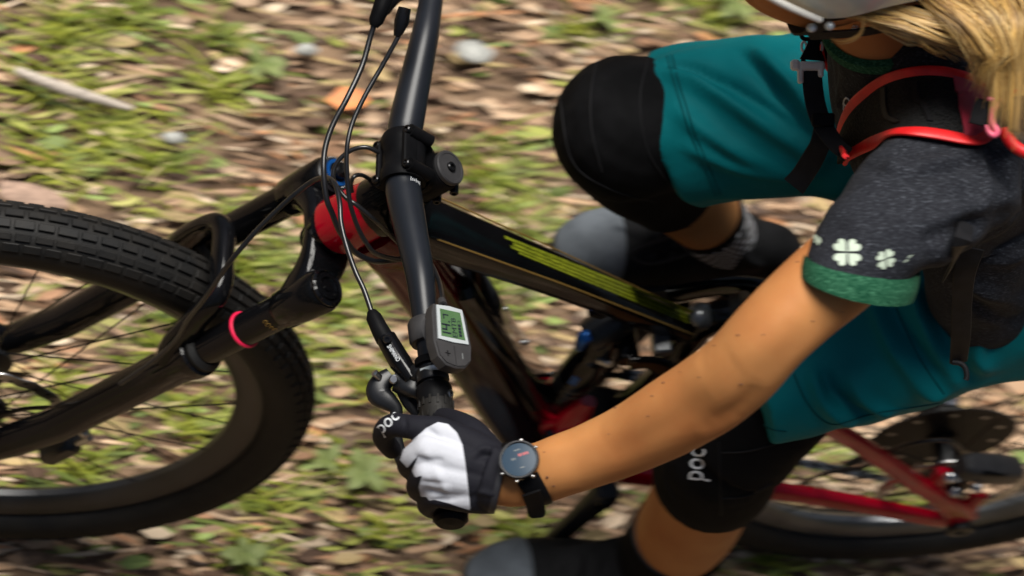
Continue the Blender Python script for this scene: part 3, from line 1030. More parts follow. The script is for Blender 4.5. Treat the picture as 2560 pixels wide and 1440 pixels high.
# red lower shock mount
obj('shock_mount', MB().tube([at(1303, 962, 0.026), at(1345, 968, 0.024), at(1398, 952, 0.022)], [(0.008, 0.005), (0.010, 0.005), (0.009, 0.005)], 14, k=4, sup=3), MAT['red'], bike)
obj('shock_mount', MB().tube([at(1335, 1082, -0.026), at(1368, 1062, -0.026), at(1404, 1050, -0.024)], [(0.012, 0.007), (0.013, 0.007), (0.010, 0.006)], 14, k=4, sup=3), MAT['red'], bike)
obj('shock_mount', MB().tube([at(1415, 1085, -0.030), at(1436, 1042, -0.028), at(1470, 1002, -0.024)], [(0.020, 0.012), (0.020, 0.012), (0.010, 0.008)], 18, k=4, sup=2.6), MAT['red'], bike)
obj('mount_ring', MB().lathe([(0.0232, -0.005), (0.0285, -0.005), (0.0285, 0.005), (0.0232, 0.005)], s0 + sd * 0.016, sd, 36, closed=True), MAT['red'], bike)
for x_, y_, yy in ((1378, 944, 0.028), (1376, 1082, -0.034)):
    obj('mount_bolt', MB().lathe([(0.008, 0), (0.008, 0.006), (0.006, 0.007), (0.004, 0.004), (0, 0.004)], at(x_, y_, yy), nrm((-0.2, -0.4, 0.8)), 18), MAT['bolt'], bike)

# ---- stem and handlebar
BAR = ax(CR_T + 0.1358 + 0.03, 0, 0.04)
HT = ax(CR_T + 0.1358)


def barp(y):
    f = abs(y) / 0.385
    e = max(0.0, (abs(y) - 0.03) / 0.355)
    rise = 0.022 * min(1.0, max(0, (abs(y) - 0.035) / 0.10)) ** 1.0
    return BAR + np.array([0.046 * e ** 1.15, y, rise])


ys = [-0.388, -0.34, -0.30, -0.26, -0.22, -0.18, -0.14, -0.10, -0.07, -0.045, -0.03, 0, 0.03, 0.045, 0.07, 0.10, 0.14, 0.18, 0.22, 0.26, 0.30, 0.34, 0.388]
rr = [0.0111 + (0.0175 - 0.0111) * max(0, min(1, (0.21 - abs(y)) / 0.16)) for y in ys]
hb = obj('handlebar', MB().tube([barp(y) for y in ys], rr, 32, k=4), MAT['bar'], bike, steer=True)
stm = MB()
stm.lathe([(0.0165, 0.004), (0.0195, 0.006), (0.0200, 0.012), (0.0200, 0.044), (0.0185, 0.049), (0.0165, 0.050)], HT, U, 36)
stm.tube([HT + U * 0.028 - F * 0.004, HT + U * 0.028 + F * 0.010, BAR - F * 0.018], [(0.019, 0.017), (0.018, 0.021), (0.019, 0.029)], 28, ref=U, k=5, sup=3)
stem = obj('stem', stm, MAT['matte'], bike, steer=True)
cl = MB()
cl.lathe([(0.0178, -0.027), (0.0220, -0.027), (0.0232, -0.024), (0.0232, -0.014), (0.0215, -0.011), (0.0215, 0.011), (0.0232, 0.014), (0.0232, 0.024), (0.0220, 0.027), (0.0178, 0.027)], BAR, Y, 40, closed=True)
obj('bar_clamp', cl, MAT['matte'], stem, 30, True)
fp = MB()
for sy in (-1, 1):
    for su in (-1, 1):
        cc = BAR + Y * sy * 0.0195 + U * su * 0.0215 + F * 0.002
        fp.tube([cc - F * 0.016, cc + F * 0.012], [(0.0072, 0.0068), (0.0072, 0.0068)], 18, ref=U)
for su in (-1, 1):
    fp.tube([BAR + Y * y_ + U * su * 0.0185 + F * 0.010 for y_ in (-0.02, 0, 0.02)], [(0.004, 0.009)] * 3, 14, ref=U, sup=3)
obj('faceplate', fp, MAT['matte'], stem, 30, True)
for sy in (-1, 1):
    for su in (-1, 1):
        cc = BAR + Y * sy * 0.0195 + U * su * 0.0215 + F * 0.014
        obj('stem_bolt', MB().lathe([(0.0046, 0), (0.0046, 0.004), (0.0038, 0.005), (0.0024, 0.005), (0.0024, 0.002), (0, 0.002)], cc, F, 16), MAT['bolt'], stem, 30, True)
tc_ = obj('top_cap', MB().lathe([(0.0175, 0.0500), (0.0182, 0.0505), (0.0182, 0.0545), (0.0172, 0.0560), (0.0150, 0.0560), (0.0146, 0.0553), (0, 0.0553)], HT, U, 40), MAT['greyplastic'], stem, 20, True)
obj('top_cap_bolt', MB().lathe([(0.0052, 0.0553), (0.0052, 0.0575), (0.0042, 0.0582), (0.0026, 0.0582), (0.0026, 0.0556), (0, 0.0556)], HT, U, 20), MAT['bolt'], tc_, 20, True)
for q in (-0.012, 0.012):
    c = HT + U * (0.027 + q) - F * 0.021
    obj('stem_bolt', MB().lathe([(0.0046, -0.006), (0.0046, 0.006), (0.0036, 0.007), (0.0024, 0.007), (0.0024, 0.004), (0, 0.004)], c - Y * 0.008, -Y, 16), MAT['bolt'], stem, 30, True)
# scale marks printed on the bar beside the clamp
mk = MB()
for i in range(7):
    for sg in (-1, 1):
        q = barp(sg * (0.032 + i * 0.0))
        a = 0.5 + i * 0.12
        nrm_ = U * math.sin(a) * 0 + nrm(U * math.cos(a - 0.9) + F * math.sin(a - 0.9))
        mk.box(BAR + Y * sg * 0.0305 + nrm_ * 0.01755, Y * (0.0016 if i % 3 else 0.0026), np.cross(Y, nrm_) * 0.0003, nrm_ * 0.0001)
obj('bar_marks', mk, MAT['print'], hb, steer=True)

# grips, lock-on collars, bar-end plugs
for s in (-1, 1):
    gp = MB()
    yy = np.linspace(0.272, 0.386, 12)
    gp.tube([barp(s * y) for y in yy], [0.0158 + 0.0006 * (i % 2) for i in range(12)], 36)
    g = obj('grip', gp, MAT['rubber'], bike, steer=True)
    rb = MB()
    for j in range(9):
        for i_ in range(14):
            a = 2 * math.pi * i_ / 14 + (j % 2) * 0.22
            p = barp(s * (0.276 + j * 0.012))
            n_ = F * math.cos(a) + U * math.sin(a)
            rb.box(p + n_ * 0.0162, Y * 0.0045, np.cross(Y, n_) * 0.0011, n_ * 0.0009)
    obj('grip_ribs', rb, MAT['rubber'], g, steer=True)['kind'] = 'stuff'
    obj('lock_collar', MB().tube([barp(s * y) for y in (0.256, 0.259, 0.268, 0.273)], [0.0155, 0.0172, 0.0172, 0.016], 30), MAT['matte'], g, steer=True)
    c = barp(s * 0.2645)
    obj('collar_screw', MB().lathe([(0.0045, 0.010), (0.0045, 0.0178), (0.0028, 0.0185), (0.0024, 0.016), (0, 0.016)], c, nrm(U + 0.2 * Y * s - 0.3 * F), 14), MAT['steel'], g, steer=True)
    obj('bar_plug', MB().lathe([(0.0162, 0), (0.0165, 0.005), (0.013, 0.009), (0, 0.010)], barp(s * 0.385), Y * s, 24), MAT['matte'], g, steer=True)

# brake levers: the near one is measured, the far one mirrors it across the stem
def brake(mir):
    def T(P):
        P = np.asarray(P, float)
        if not mir:
            return P
        A = np.linalg.inv(np.vstack([SM, [0, 0, 0, 1]])[:4, :4])[:3, :] if SM.shape[0] == 3 else np.linalg.inv(SM)[:3, :]
        q = A[:, :3] @ P + A[:, 3]
        return S(q * (1, -1, 1))
    E = lambda x, y, d: T(atd(x, y, d))
    br = obj('brake_lever', MB().tube([E(965, 845, 2.612), E(1000, 905, 2.600), E(1032, 950, 2.590)], [0.0098, 0.0105, 0.0085], 24), MAT['gloss'], bike)
    obj('hose_boot', MB().tube([E(929, 778, 2.622), E(934, 792, 2.620), E(950, 825, 2.616), E(963, 848, 2.612)], [0.0045, 0.0075, 0.0085, 0.0092], 20), MAT['matte'], br)
    for x_, y_ in ((968, 848), (999, 908)):
        d_ = nrm(T(atd(x_, y_, 2.50)) - T(atd(x_, y_, 2.60)))
        obj('cover_bolt', MB().lathe([(0.0042, 0), (0.0042, 0.0105), (0.0034, 0.0118), (0.002, 0.0118), (0.002, 0.009), (0, 0.009)], E(x_, y_, 2.6035), d_, 16), MAT['bolt'], br)
    # clamp round the bar
    cp = [T(S(barp(-y_))) for y_ in (0.2405, 0.2495)]
    cm_ = MB().lathe([(0.0112, 0), (0.0150, 0), (0.0158, 0.002), (0.0158, 0.010), (0.0150, 0.012), (0.0112, 0.012)], cp[0], cp[1] - cp[0], 30, closed=True)
    cm_.tube([E(1030, 935, 2.592), E(1050, 933, 2.585), E(1075, 938, 2.588)], [(0.007, 0.009), (0.006, 0.008), (0.008, 0.006)], 14, k=4)
    obj('lever_clamp', cm_, MAT['satin'], br)
    obj('clamp_band', MB().tube([E(1052, 928, 2.571), E(1085, 918, 2.566), E(1112, 922, 2.568)], [(0.0008, 0.0024)] * 3, 8, ref=-FW, k=5), MAT['silver'], br)
    bd = MB()
    bd.tube([E(985, 950, 2.598), E(1010, 955, 2.598), E(1040, 965, 2.592), E(1062, 985, 2.592)], [(0.008, 0.010), (0.010, 0.013), (0.009, 0.013), (0.006, 0.009)], 18, k=4, sup=3)
    bd.tube([E(1010, 975, 2.602), E(1025, 1005, 2.602), E(1045, 1038, 2.600)], [(0.007, 0.008), (0.006, 0.008), (0.004, 0.005)], 14, k=4)
    obj('lever_body', bd, MAT['satin'], br)
    obj('pivot_pin', MB().lathe([(0.0045, -0.004), (0.0045, 0.004), (0.0032, 0.005), (0, 0.005)], E(984, 948, 2.588), nrm(E(984, 948, 2.5) - E(984, 948, 2.6)), 16), MAT['steel'], br)
    bl = MB().tube([E(978, 938, 2.605), E(952, 960, 2.603), E(948, 985, 2.602), E(972, 1005, 2.601), E(990, 1025, 2.600), E(988, 1060, 2.599), E(992, 1110, 2.598), E(1010, 1160, 2.598), E(1040, 1205, 2.600)],
                   [(0.006, 0.008), (0.008, 0.011), (0.009, 0.012), (0.008, 0.009), (0.006, 0.0065), (0.005, 0.006), (0.0045, 0.0065), (0.0045, 0.0065), (0.004, 0.006)], 16, k=5, sup=2.6)
    obj('lever_blade', bl, MAT['satin'], br)
    obj('reach_screw', MB().lathe([(0.0035, 0), (0.0035, 0.008), (0, 0.009)], E(948, 944, 2.596), nrm(E(930, 930, 2.59) - E(955, 955, 2.6)), 12), MAT['steel'], br)
    return br


brake_l = brake(False)
brake_r = brake(True)
tx = MB()
o_, x_, y_ = atd(969, 863, 2.588), atd(998, 897, 2.583) - atd(969, 863, 2.588), None
xv = atd(997, 899, 2.585) - atd(973, 862, 2.588)
yv = atd(983, 858, 2.588) - atd(970, 866, 2.588)
flat_text(tx, 'SHIMANO', 0.0042, atd(967, 866, 2.585), xv, yv, w=0.0175)
obj('lever_lettering', tx, MAT['print'], brake_l)

# ---- display unit beside the stem
XD = nrm(S(barp(-0.17)) - S(barp(-0.24)))
YD = np.array([-0.965, 0, 0.262])
YD = nrm(YD - XD * (XD @ YD))
ND = np.cross(XD, YD)
DC = atd(1127, 815, 2.552)


def dp(u, v, n=0.0):
    return DC + XD * u + YD * v + ND * n


outl = [(0.021, -0.0165), (0.0225, 0), (0.021, 0.0165), (0.012, 0.0195), (-0.018, 0.0215), (-0.034, 0.0185), (-0.042, 0.011), (-0.044, 0.0), (-0.042, -0.011), (-0.034, -0.0185), (-0.018, -0.0215), (0.012, -0.0195)]
mb = MB()
rings = [(-0.016, 0.86), (-0.013, 0.97), (-0.004, 1.0), (-0.001, 0.985), (0.0, 0.95)]
V = []
for n_, k_ in rings:
    V += [dp((u + 0.011) * k_ - 0.011, v * k_, n_) for u, v in outl]
n = len(outl)
Fc = [tuple(range(n)), tuple(4 * n + j for j in range(n))[::-1]]
for i in range(4):
    for j in range(n):
        q = (j + 1) % n
        Fc.append((i * n + j, (i + 1) * n + j, (i + 1) * n + q, i * n + q))
disp = obj('display', MB().add(V, Fc), MAT['greyplastic'], bike, 30)
bz = [(0.0188, -0.0145), (0.0200, 0), (0.0188, 0.0145), (-0.0165, 0.0172), (-0.0175, 0), (-0.0165, -0.0172)]
obj('screen_bezel', MB().prism([dp(u, v, 0.0002) for u, v in bz], ND * 0.0012), MAT['silver'], disp)
lc = [(0.0152, -0.0115), (0.0152, 0.0115), (-0.0132, 0.0136), (-0.0132, -0.0136)]
scr = obj('screen', MB().prism([dp(u, v, 0.0010) for u, v in lc], ND * 0.0008), MAT['lcd'], disp)
tx = MB()
seg = 0.0011
def bars(mb, u, v, ww, hh):
    mb.add([dp(u, v, 0.0021), dp(u + ww, v, 0.0021), dp(u + ww, v + hh, 0.0021), dp(u, v + hh, 0.0021)], [(0, 1, 2, 3)])
V0 = 0.0022
W_ = 0.0016
bars(tx, -0.0100, V0, W_, 0.0098)                              # 1
bars(tx, -0.0066, V0 + 0.0045, W_, 0.0053)                     # 4
bars(tx, -0.0016, V0, W_, 0.0098)
bars(tx, -0.0066, V0 + 0.0038, 0.0066, W_)
bars(tx, 0.0022, V0, W_, W_)                                   # point
bars(tx, 0.0052, V0 + 0.0058, 0.0050, 0.0012)                  # 7
bars(tx, 0.0090, V0 + 0.0008, 0.0012, 0.0062)
flat_text(tx, 'EMTB', 0.0054, dp(-0.0122, -0.0048, 0.0021), XD, YD, w=0.0200)
for i in range(4):
    bars(tx, -0.0105 + i * 0.0034, -0.0100, 0.0025, 0.0032)
for a, b, ww, hh in ((0.0031, -0.0100, 0.0026, 0.0004), (0.0031, -0.0072, 0.0026, 0.0004), (0.0055, -0.0100, 0.0004, 0.0032)):
    bars(tx, a, b, ww, hh)
obj('screen_digits', tx, MAT['lcdink'], scr)
for sg, cx in ((1, 0.0098), (-1, -0.0098)):
    poly = [(-0.0205, sg * 0.0005), (-0.0198, sg * 0.0195), (-0.033, sg * 0.0172), (-0.0395, sg * 0.0105), (-0.0415, sg * 0.0005)]
    bt = obj('button', MB().prism([dp(u, v, -0.0002) for u, v in poly], ND * 0.0013), MAT['greyplastic'], disp)
    pm = MB()
    c_ = -0.0302
    pm.add([dp(c_ - 0.003, cx * 0.85 - 0.0005, 0.0013), dp(c_ + 0.003, cx * 0.85 - 0.0005, 0.0013), dp(c_ + 0.003, cx * 0.85 + 0.0005, 0.0013), dp(c_ - 0.003, cx * 0.85 + 0.0005, 0.0013)], [(0, 1, 2, 3)])
    if sg > 0:
        pm.add([dp(c_ - 0.0005, cx * 0.85 - 0.003, 0.00135), dp(c_ + 0.0005, cx * 0.85 - 0.003, 0.00135), dp(c_ + 0.0005, cx * 0.85 + 0.003, 0.00135), dp(c_ - 0.0005, cx * 0.85 + 0.003, 0.00135)], [(0, 1, 2, 3)])
    obj('button_sign', pm, MAT['matte'] if sg > 0 else MAT['dimprint'], bt)
bc = [S(barp(-y_)) for y_ in (0.188, 0.212)]
dm = MB().lathe([(0.0113, 0), (0.0160, 0), (0.0175, 0.003), (0.0175, 0.021), (0.0160, 0.024), (0.0113, 0.024)], bc[0], bc[1] - bc[0], 30, closed=True)
dm.tube([(bc[0] + bc[1]) / 2 + (0.004, 0, 0.010), dp(0.0, 0.012, -0.012)], [(0.010, 0.008), (0.012, 0.010)], 14, ref=XD, sup=3)
obj('display_mount', dm, MAT['greyplastic'], disp)
rg = MB().lathe([(0.0113, 0), (0.0150, 0), (0.0150, 0.007), (0.0113, 0.007)], S(barp(-0.2285)), S(barp(-0.24)) - S(barp(-0.2285)), 26, closed=True)
obj('switch_collar', rg, MAT['matte'], bike)

# ---- hoses and cables
def cable(name, pts, r=0.0027, k=8):
    return obj(name, MB().tube([atd(*q) for q in pts], r, 12, k=k), MAT['cable'], bike)


cable('front_brake_hose', [(931, 786, 2.622), (910, 725, 2.63), (889, 680, 2.635), (868, 620, 2.645), (853, 560, 2.655), (849, 505, 2.665), (838, 462, 2.68), (818, 444, 2.70), (798, 446, 2.715), (769, 461, 2.725), (715, 505, 2.735), (640, 578, 2.75), (575, 655, 2.765), (520, 735, 2.80), (470, 800, 2.84), (440, 850, 2.87), (380, 905, 2.90), (300, 960, 2.93)], 0.0026)
cable('shift_cable', [(935, 62, 2.72), (925, 95, 2.72), (905, 165, 2.715), (868, 245, 2.705), (833, 310, 2.70), (813, 370, 2.695), (809, 430, 2.69), (816, 495, 2.69), (831, 535, 2.695), (846, 573, 2.705), (866, 603, 2.72), (890, 632, 2.735), (935, 653, 2.75), (985, 650, 2.78), (1040, 640, 2.82)], 0.0029)
cable('rear_brake_cable', [(1003, 72, 2.70), (992, 98, 2.70), (955, 165, 2.70), (912, 240, 2.695), (882, 305, 2.69), (868, 365, 2.685), (867, 428, 2.685), (873, 495, 2.69), (881, 530, 2.695), (896, 572, 2.705), (916, 608, 2.715), (940, 634, 2.73), (990, 648, 2.77), (1040, 650, 2.82)], 0.0024)
cable('display_wire', [(998, 610, 2.80), (960, 572, 2.75), (931, 546, 2.725), (891, 512, 2.715), (866, 496, 2.715), (845, 470, 2.715), (833, 446, 2.71), (836, 420, 2.71), (853, 394, 2.71), (880, 375, 2.71), (913, 368, 2.71), (942, 379, 2.715), (962, 400, 2.725), (990, 440, 2.74)], 0.0023)
cable('dropper_cable', [(880, 480, 2.76), (878, 462, 2.755), (883, 444, 2.75), (898, 437, 2.755), (918, 444, 2.765), (950, 470, 2.79)], 0.0022)
cable('mode_wire', [(1062, 640, 2.66), (1082, 668, 2.645), (1098, 705, 2.62), (1105, 735, 2.59), (1108, 765, 2.565)], 0.0024)
obj('wire_plug', MB().tube([atd(1104, 752, 2.575), atd(1107, 763, 2.567)], [0.0042, 0.0042], 14), MAT['greyplastic'], bike)
# cable boots at the far controls
obj('shifter_boot', MB().tube([atd(970, -30, 2.725), atd(955, 15, 2.722), atd(940, 52, 2.72), atd(934, 66, 2.72)], [0.0085, 0.0088, 0.0075, 0.0045], 20), MAT['matte'], bike)
obj('cable_adjuster', MB().tube([atd(1012, 20, 2.70), atd(1004, 55, 2.70), atd(996, 80, 2.70), atd(991, 92, 2.70)], [0.0062, 0.0075, 0.005, 0.003], 20), MAT['gloss'], bike)


# ================================================================== the rider
rider = thing('person', (0.78, 0.0, 0.0), 'cyclist in charcoal tee, teal shorts and white-backed glove riding the red bike', 'person')


def nd(x, y, yy, r):
    """limb joint: photo pixel, sideways place, radius in pixels"""
    P = at(x, y, yy)
    return P, r * depth(P) / FPX


def limb(mb, nodes, n=24, k=5, flat=1.0, ref=None):
    P = [nd(*q) for q in nodes]
    mb.tube([p for p, r in P], [(r, r * flat) for p, r in P], n, ref=ref, k=k)
    for p, r in (P[0], P[-1]):
        mb.ball(p, r * 0.97, 14)
    return mb


def mirror(P):
    A = np.linalg.inv(SM)
    P = np.asarray(P, float)
    q = P @ A[:3, :3].T + A[:3, 3]
    return S(q * np.array([1, -1, 1]))


ARM = [(1262, 1196, -0.366, 74), (1345, 1184, -0.363, 77), (1405, 1163, -0.361, 79), (1475, 1139, -0.358, 82), (1580, 1095, -0.353, 90), (1685, 1038, -0.347, 101), (1770, 985, -0.341, 104),
       (1848, 925, -0.335, 104), (1925, 838, -0.317, 104), (2015, 752, -0.292, 108), (2100, 680, -0.268, 112), (2200, 590, -0.238, 104), (2310, 495, -0.20, 98), (2372, 440, -0.168, 96)]
HIPR, HIPL = np.array([1.0, 0.115, 0.97]), np.array([1.0, -0.055, 0.96])
LEGR = [(2000, 285, 0.140, 148), (1800, 300, 0.148, 142), (1600, 325, 0.150, 132), (1553, 335, 0.150, 124), (1590, 395, 0.153, 122), (1660, 450, 0.156, 112), (1735, 512, 0.158, 100), (1790, 570, 0.160, 84), (1826, 618, 0.160, 72), (1850, 660, 0.160, 70)]
LEGL = [(2250, 850, -0.100, 130), (2050, 955, -0.130, 112), (1870, 1080, -0.148, 112), (1800, 1130, -0.150, 128), (1765, 1222, -0.150, 125), (1722, 1305, -0.150, 124), (1655, 1388, -0.148, 100), (1592, 1445, -0.145, 78), (1545, 1490, -0.142, 68), (1525, 1515, -0.142, 68)]
TOR = [((1.02, 0.03, 0.955), 0.135, 0.090), ((0.97, 0.03, 1.02), 0.145, 0.098), ((0.90, 0.025, 1.09), 0.122, 0.088), ((0.82, 0.018, 1.165), 0.130, 0.092), ((0.745, 0.008, 1.245), 0.148, 0.092), ((0.695, 0.002, 1.29), 0.135, 0.070), ((0.665, 0.0, 1.312), 0.075, 0.055)]
HEADC = np.array([0.535, 0.026, 1.455])
HF = nrm((-0.93, -0.06, -0.30))
HUP = nrm(np.array([-0.30, 0.0, 0.95]) - HF * (HF @ np.array([-0.30, 0.0, 0.95])))
HS = np.cross(HF, HUP)                       # towards the rider's right


def hp(f, s, u):
    return HEADC + HF * f + HS * s + HUP * u


def ridges(V, N, lines, shape=None):
    """cloth folds: each line is 3-D points, half width, height"""
    D = np.zeros(len(V))
    for pts, w, h in lines:
        P = smooth(np.array(pts), 8)
        d2 = np.full(len(V), 1e9)
        tt = np.zeros(len(V))
        for i, (a, b) in enumerate(zip(P[:-1], P[1:])):
            ab = b - a
            t = np.clip(((V - a) @ ab) / (ab @ ab), 0, 1)
            q = ((V - a - t[:, None] * ab) ** 2).sum(1)
            m = q < d2
            d2[m] = q[m]
            tt[m] = (i + t[m]) / (len(P) - 1)
        fade = np.sin(np.clip(tt, 0.02, 0.98) * math.pi) ** 0.5
        D += h * np.exp(-d2 / (w * w)) * fade
    return V + N * D[:, None]


def on(bvh, x, y, dflt=2.9):
    h, nn = hit(bvh, x, y)
    return h if h is not None else atd(x, y, dflt)


bm = MB()
limb(bm, ARM, 28)
# the far arm mirrors the near one at the bar
PA = [nd(*q) for q in ARM]
shr = np.array([0.68, 0.165, 1.318])
fa = [mirror(PA[i][0]) for i in (0, 2, 4, 6)]
fe = fa[3]
farp = fa + [fe + (shr - fe) * t + np.array([0, 0.02 * math.sin(math.pi * t), 0]) for t in (0.2, 0.5, 0.8, 1.0)]
bm.tube(farp, [PA[0][1], PA[2][1], PA[4][1], PA[6][1], 0.037, 0.041, 0.045, 0.050], 24, k=4)
bm.ball(farp[0], PA[0][1], 12)
bm.ball(shr, 0.05, 14)
for hip, leg in ((HIPR, LEGR), (HIPL, LEGL)):
    P = [(hip, 0.078)] + [nd(*q) for q in leg]
    bm.tube([p for p, r in P], [r for p, r in P], 28, k=5)
    bm.ball(hip, 0.078, 16)
bm.tube([np.array(p) for p, a, b in TOR], [(a * (0.80 if i < 2 else 0.92), b * (0.80 if i < 2 else 0.92)) for i, (p, a, b) in enumerate(TOR)], 36, ref=Y, k=5)
# neck, skull, jaw
NB = np.array([0.640, 0.008, 1.345])
bm.tube([NB, (NB + hp(-0.035, 0, -0.06)) / 2, hp(-0.025, 0, -0.05), hp(-0.02, 0, 0.0)], [0.060, 0.052, 0.052, 0.05], 24, k=4)
bm.ball(hp(-0.012, 0, 0.030), (0.097, 0.074, 0.085), 28, A=np.array([HF, HS, HUP]))
bm.tube([hp(0.035, 0, 0.02), hp(0.045, 0, -0.03), hp(0.050, 0, -0.070), hp(0.052, 0, -0.092)], [(0.044, 0.060), (0.040, 0.054), (0.033, 0.044), (0.020, 0.026)], 24, ref=HF, k=5)
bm.tube([hp(-0.02, -0.056, -0.035), hp(0.02, -0.046, -0.066), hp(0.060, -0.012, -0.088), hp(0.060, 0.012, -0.088), hp(0.02, 0.046, -0.066), hp(-0.02, 0.056, -0.035)], [0.018, 0.019, 0.016, 0.016, 0.019, 0.018], 14, k=5)
bm.tube([hp(0.082, 0, 0.026), hp(0.094, 0, 0.0), hp(0.103, 0, -0.018), hp(0.090, 0, -0.028)], [0.010, 0.010, 0.013, 0.010], 14, k=4)
for s in (-1, 1):
    bm.ball(hp(0.055, s * 0.038, -0.022), (0.026, 0.022, 0.022), 14, A=np.array([HF, HS, HUP]))
    bm.tube([hp(-0.010, s * 0.074, 0.014), hp(-0.022, s * 0.082, 0.020), hp(-0.028, s * 0.084, 0.0), hp(-0.018, s * 0.080, -0.022), hp(-0.006, s * 0.074, -0.030)], [(0.006, 0.010), (0.006, 0.014), (0.006, 0.016), (0.006, 0.012), (0.006, 0.007)], 12, ref=HS, k=4)
bm.tube([hp(0.083, -0.022, -0.050), hp(0.093, 0, -0.049), hp(0.083, 0.022, -0.050)], [0.004, 0.007, 0.004], 10, k=5)
body_me = voxel(bm, 0.0038, 6)
bb_ = bvh_of(body_me)
n = len(body_me.vertices)
V = np.empty(n * 3)
body_me.vertices.foreach_get('co', V)
V = V.reshape(-1, 3)
N = np.empty(n * 3)
body_me.vertices.foreach_get('normal', N)
N = N.reshape(-1, 3)
SL = []
for pts, w, h in (([(1890, 965), (1845, 1020), (1780, 1055)], 0.010, -0.0035), ([(1850, 1040), (1800, 1075), (1740, 1095)], 0.012, 0.0030), ([(1760, 900), (1640, 990), (1500, 1085)], 0.016, 0.0030),
                  ([(1780, 990), (1660, 1070), (1520, 1140)], 0.012, -0.0022), ([(1980, 760), (1900, 850), (1830, 900)], 0.016, 0.0025), ([(2060, 790), (1970, 880), (1900, 950)], 0.014, -0.0020), ([(1480, 1085), (1400, 1120), (1340, 1135)], 0.008, 0.0018)):
    SL.append(([on(bb_, x, y, 2.4) for x, y in pts], w, h))
body_me.vertices.foreach_set('co', ridges(V, N, SL).ravel())
body_me.update()
body = obj('body', body_me, MAT['skin'], rider, 180)
for s in (-1, 1):
    ey = obj('eye', MB().ball(hp(0.072, s * 0.031, 0.012), 0.0125, 16), MAT['eye'], body)
    obj('iris', MB().ball(hp(0.0825, s * 0.031, 0.012), (0.0025, 0.006, 0.006), 12, A=np.array([HF, HS, HUP])), MAT['watchglass'], ey)
obj('lips', MB().tube([hp(0.087, -0.020, -0.052), hp(0.098, 0, -0.052), hp(0.087, 0.020, -0.052)], [(0.003, 0.003), (0.005, 0.006), (0.003, 0.003)], 12, k=5), MAT['lip'], body)

# ---- shorts
sh = MB()
sr = [(HIPR + (0, 0.0, 0.005), 0.118)] + [nd(*q) for q in ((2250, 330, 0.125, 225), (2080, 285, 0.138, 208), (1930, 290, 0.145, 203), (1800, 304, 0.149, 203), (1735, 313, 0.150, 205), (1700, 322, 0.150, 206), (1686, 326, 0.150, 204))]
sh.tube([p for p, r in sr], [r for p, r in sr], 40, k=5)
sl = [(HIPL + (0, 0.0, 0.005), 0.120)] + [nd(*q) for q in ((2400, 775, -0.085, 205), (2230, 862, -0.105, 182), (2080, 928, -0.127, 150), (1980, 968, -0.142, 132), (1925, 990, -0.149, 120), (1895, 1000, -0.152, 116))]
sh.tube([p for p, r in sl], [r for p, r in sl], 40, k=5)
sh.tube([(1.06, 0.03, 0.90), (1.02, 0.03, 0.955), (0.97, 0.03, 1.02), (0.935, 0.028, 1.055)], [(0.130, 0.09), (0.158, 0.108), (0.155, 0.105), (0.140, 0.095)], 36, ref=Y, k=5)
shorts_me = voxel(sh, 0.0045, 8)
# folds running across the loose cloth
n = len(shorts_me.vertices)
V = np.empty(n * 3)
shorts_me.vertices.foreach_get('co', V)
V = V.reshape(-1, 3)
N = np.empty(n * 3)
shorts_me.vertices.foreach_get('normal', N)
N = N.reshape(-1, 3)


sb = bvh_of(shorts_me)


SL = []
for pts, w, h in (([(1660, 180), (1760, 215), (1900, 300), (2050, 400)], 0.010, 0.010),
                  ([(1655, 160), (1740, 175), (1850, 235), (2000, 340)], 0.008, -0.008),
                  ([(1880, 130), (1960, 200), (2060, 320)], 0.009, 0.009),
                  ([(1850, 130), (1920, 200), (2030, 330)], 0.008, -0.007),
                  ([(1690, 270), (1780, 340), (1900, 400), (2050, 440)], 0.010, 0.007),
                  ([(1720, 370), (1850, 420), (2000, 440)], 0.008, 0.006),
                  ([(2180, 740), (2230, 860), (2330, 980), (2440, 1000)], 0.009, 0.009),
                  ([(2215, 740), (2260, 840), (2350, 940)], 0.008, -0.009),
                  ([(2280, 700), (2320, 820), (2400, 960)], 0.009, 0.009),
                  ([(2310, 700), (2350, 830), (2430, 950)], 0.008, -0.008),
                  ([(2030, 930), (2060, 1010), (2140, 1060)], 0.008, 0.009),
                  ([(2060, 920), (2090, 990), (2170, 1040)], 0.007, -0.008),
                  ([(2120, 940), (2170, 1010), (2230, 1030)], 0.007, 0.007),
                  ([(2480, 760), (2440, 880), (2490, 960)], 0.010, 0.008)):
    SL.append(([on(sb, x, y) for x, y in pts], w, h * 1.5))
V = ridges(V, N, SL)
V = V + N * (0.0016 * np.sin(V @ np.array([55, 38, -61.0]) + 3 * np.sin(V @ np.array([21, -30, 17.0]))))[:, None]
shorts_me.vertices.foreach_set('co', V.ravel())
shorts = obj('shorts', shorts_me, MAT['teal'], rider, 180)
sb = bvh_of(shorts_me)
MAT['tealseam'] = mat('teal_stitching', (0.0, 0.055, 0.062), 0.7, spec=0.1)
HEMS = [[(1668, 140), (1690, 220), (1725, 330), (1790, 490)], [(1680, 138), (1702, 220), (1737, 330), (1802, 488)], [(1880, 1000), (1915, 1065), (1965, 1078)], [(1985, 935), (2020, 1010), (2080, 1060), (2180, 1035), (2330, 1010), (2480, 985)], [(2230, 740), (2290, 880), (2360, 985)]]

# ---- knee pads
def fuse(name, parts, vox, mt, par=None, it=5):
    mb = MB()
    for nodes in parts:
        if len(nodes) == 1:
            p, r = nd(*nodes[0])
            mb.ball(p, r, 20)
        else:
            P = [nd(*q) for q in nodes]
            mb.tube([p for p, r in P], [r for p, r in P], 32, k=5)
    me = voxel(mb, vox, it)
    return obj(name, me, mt, par or rider, 180)


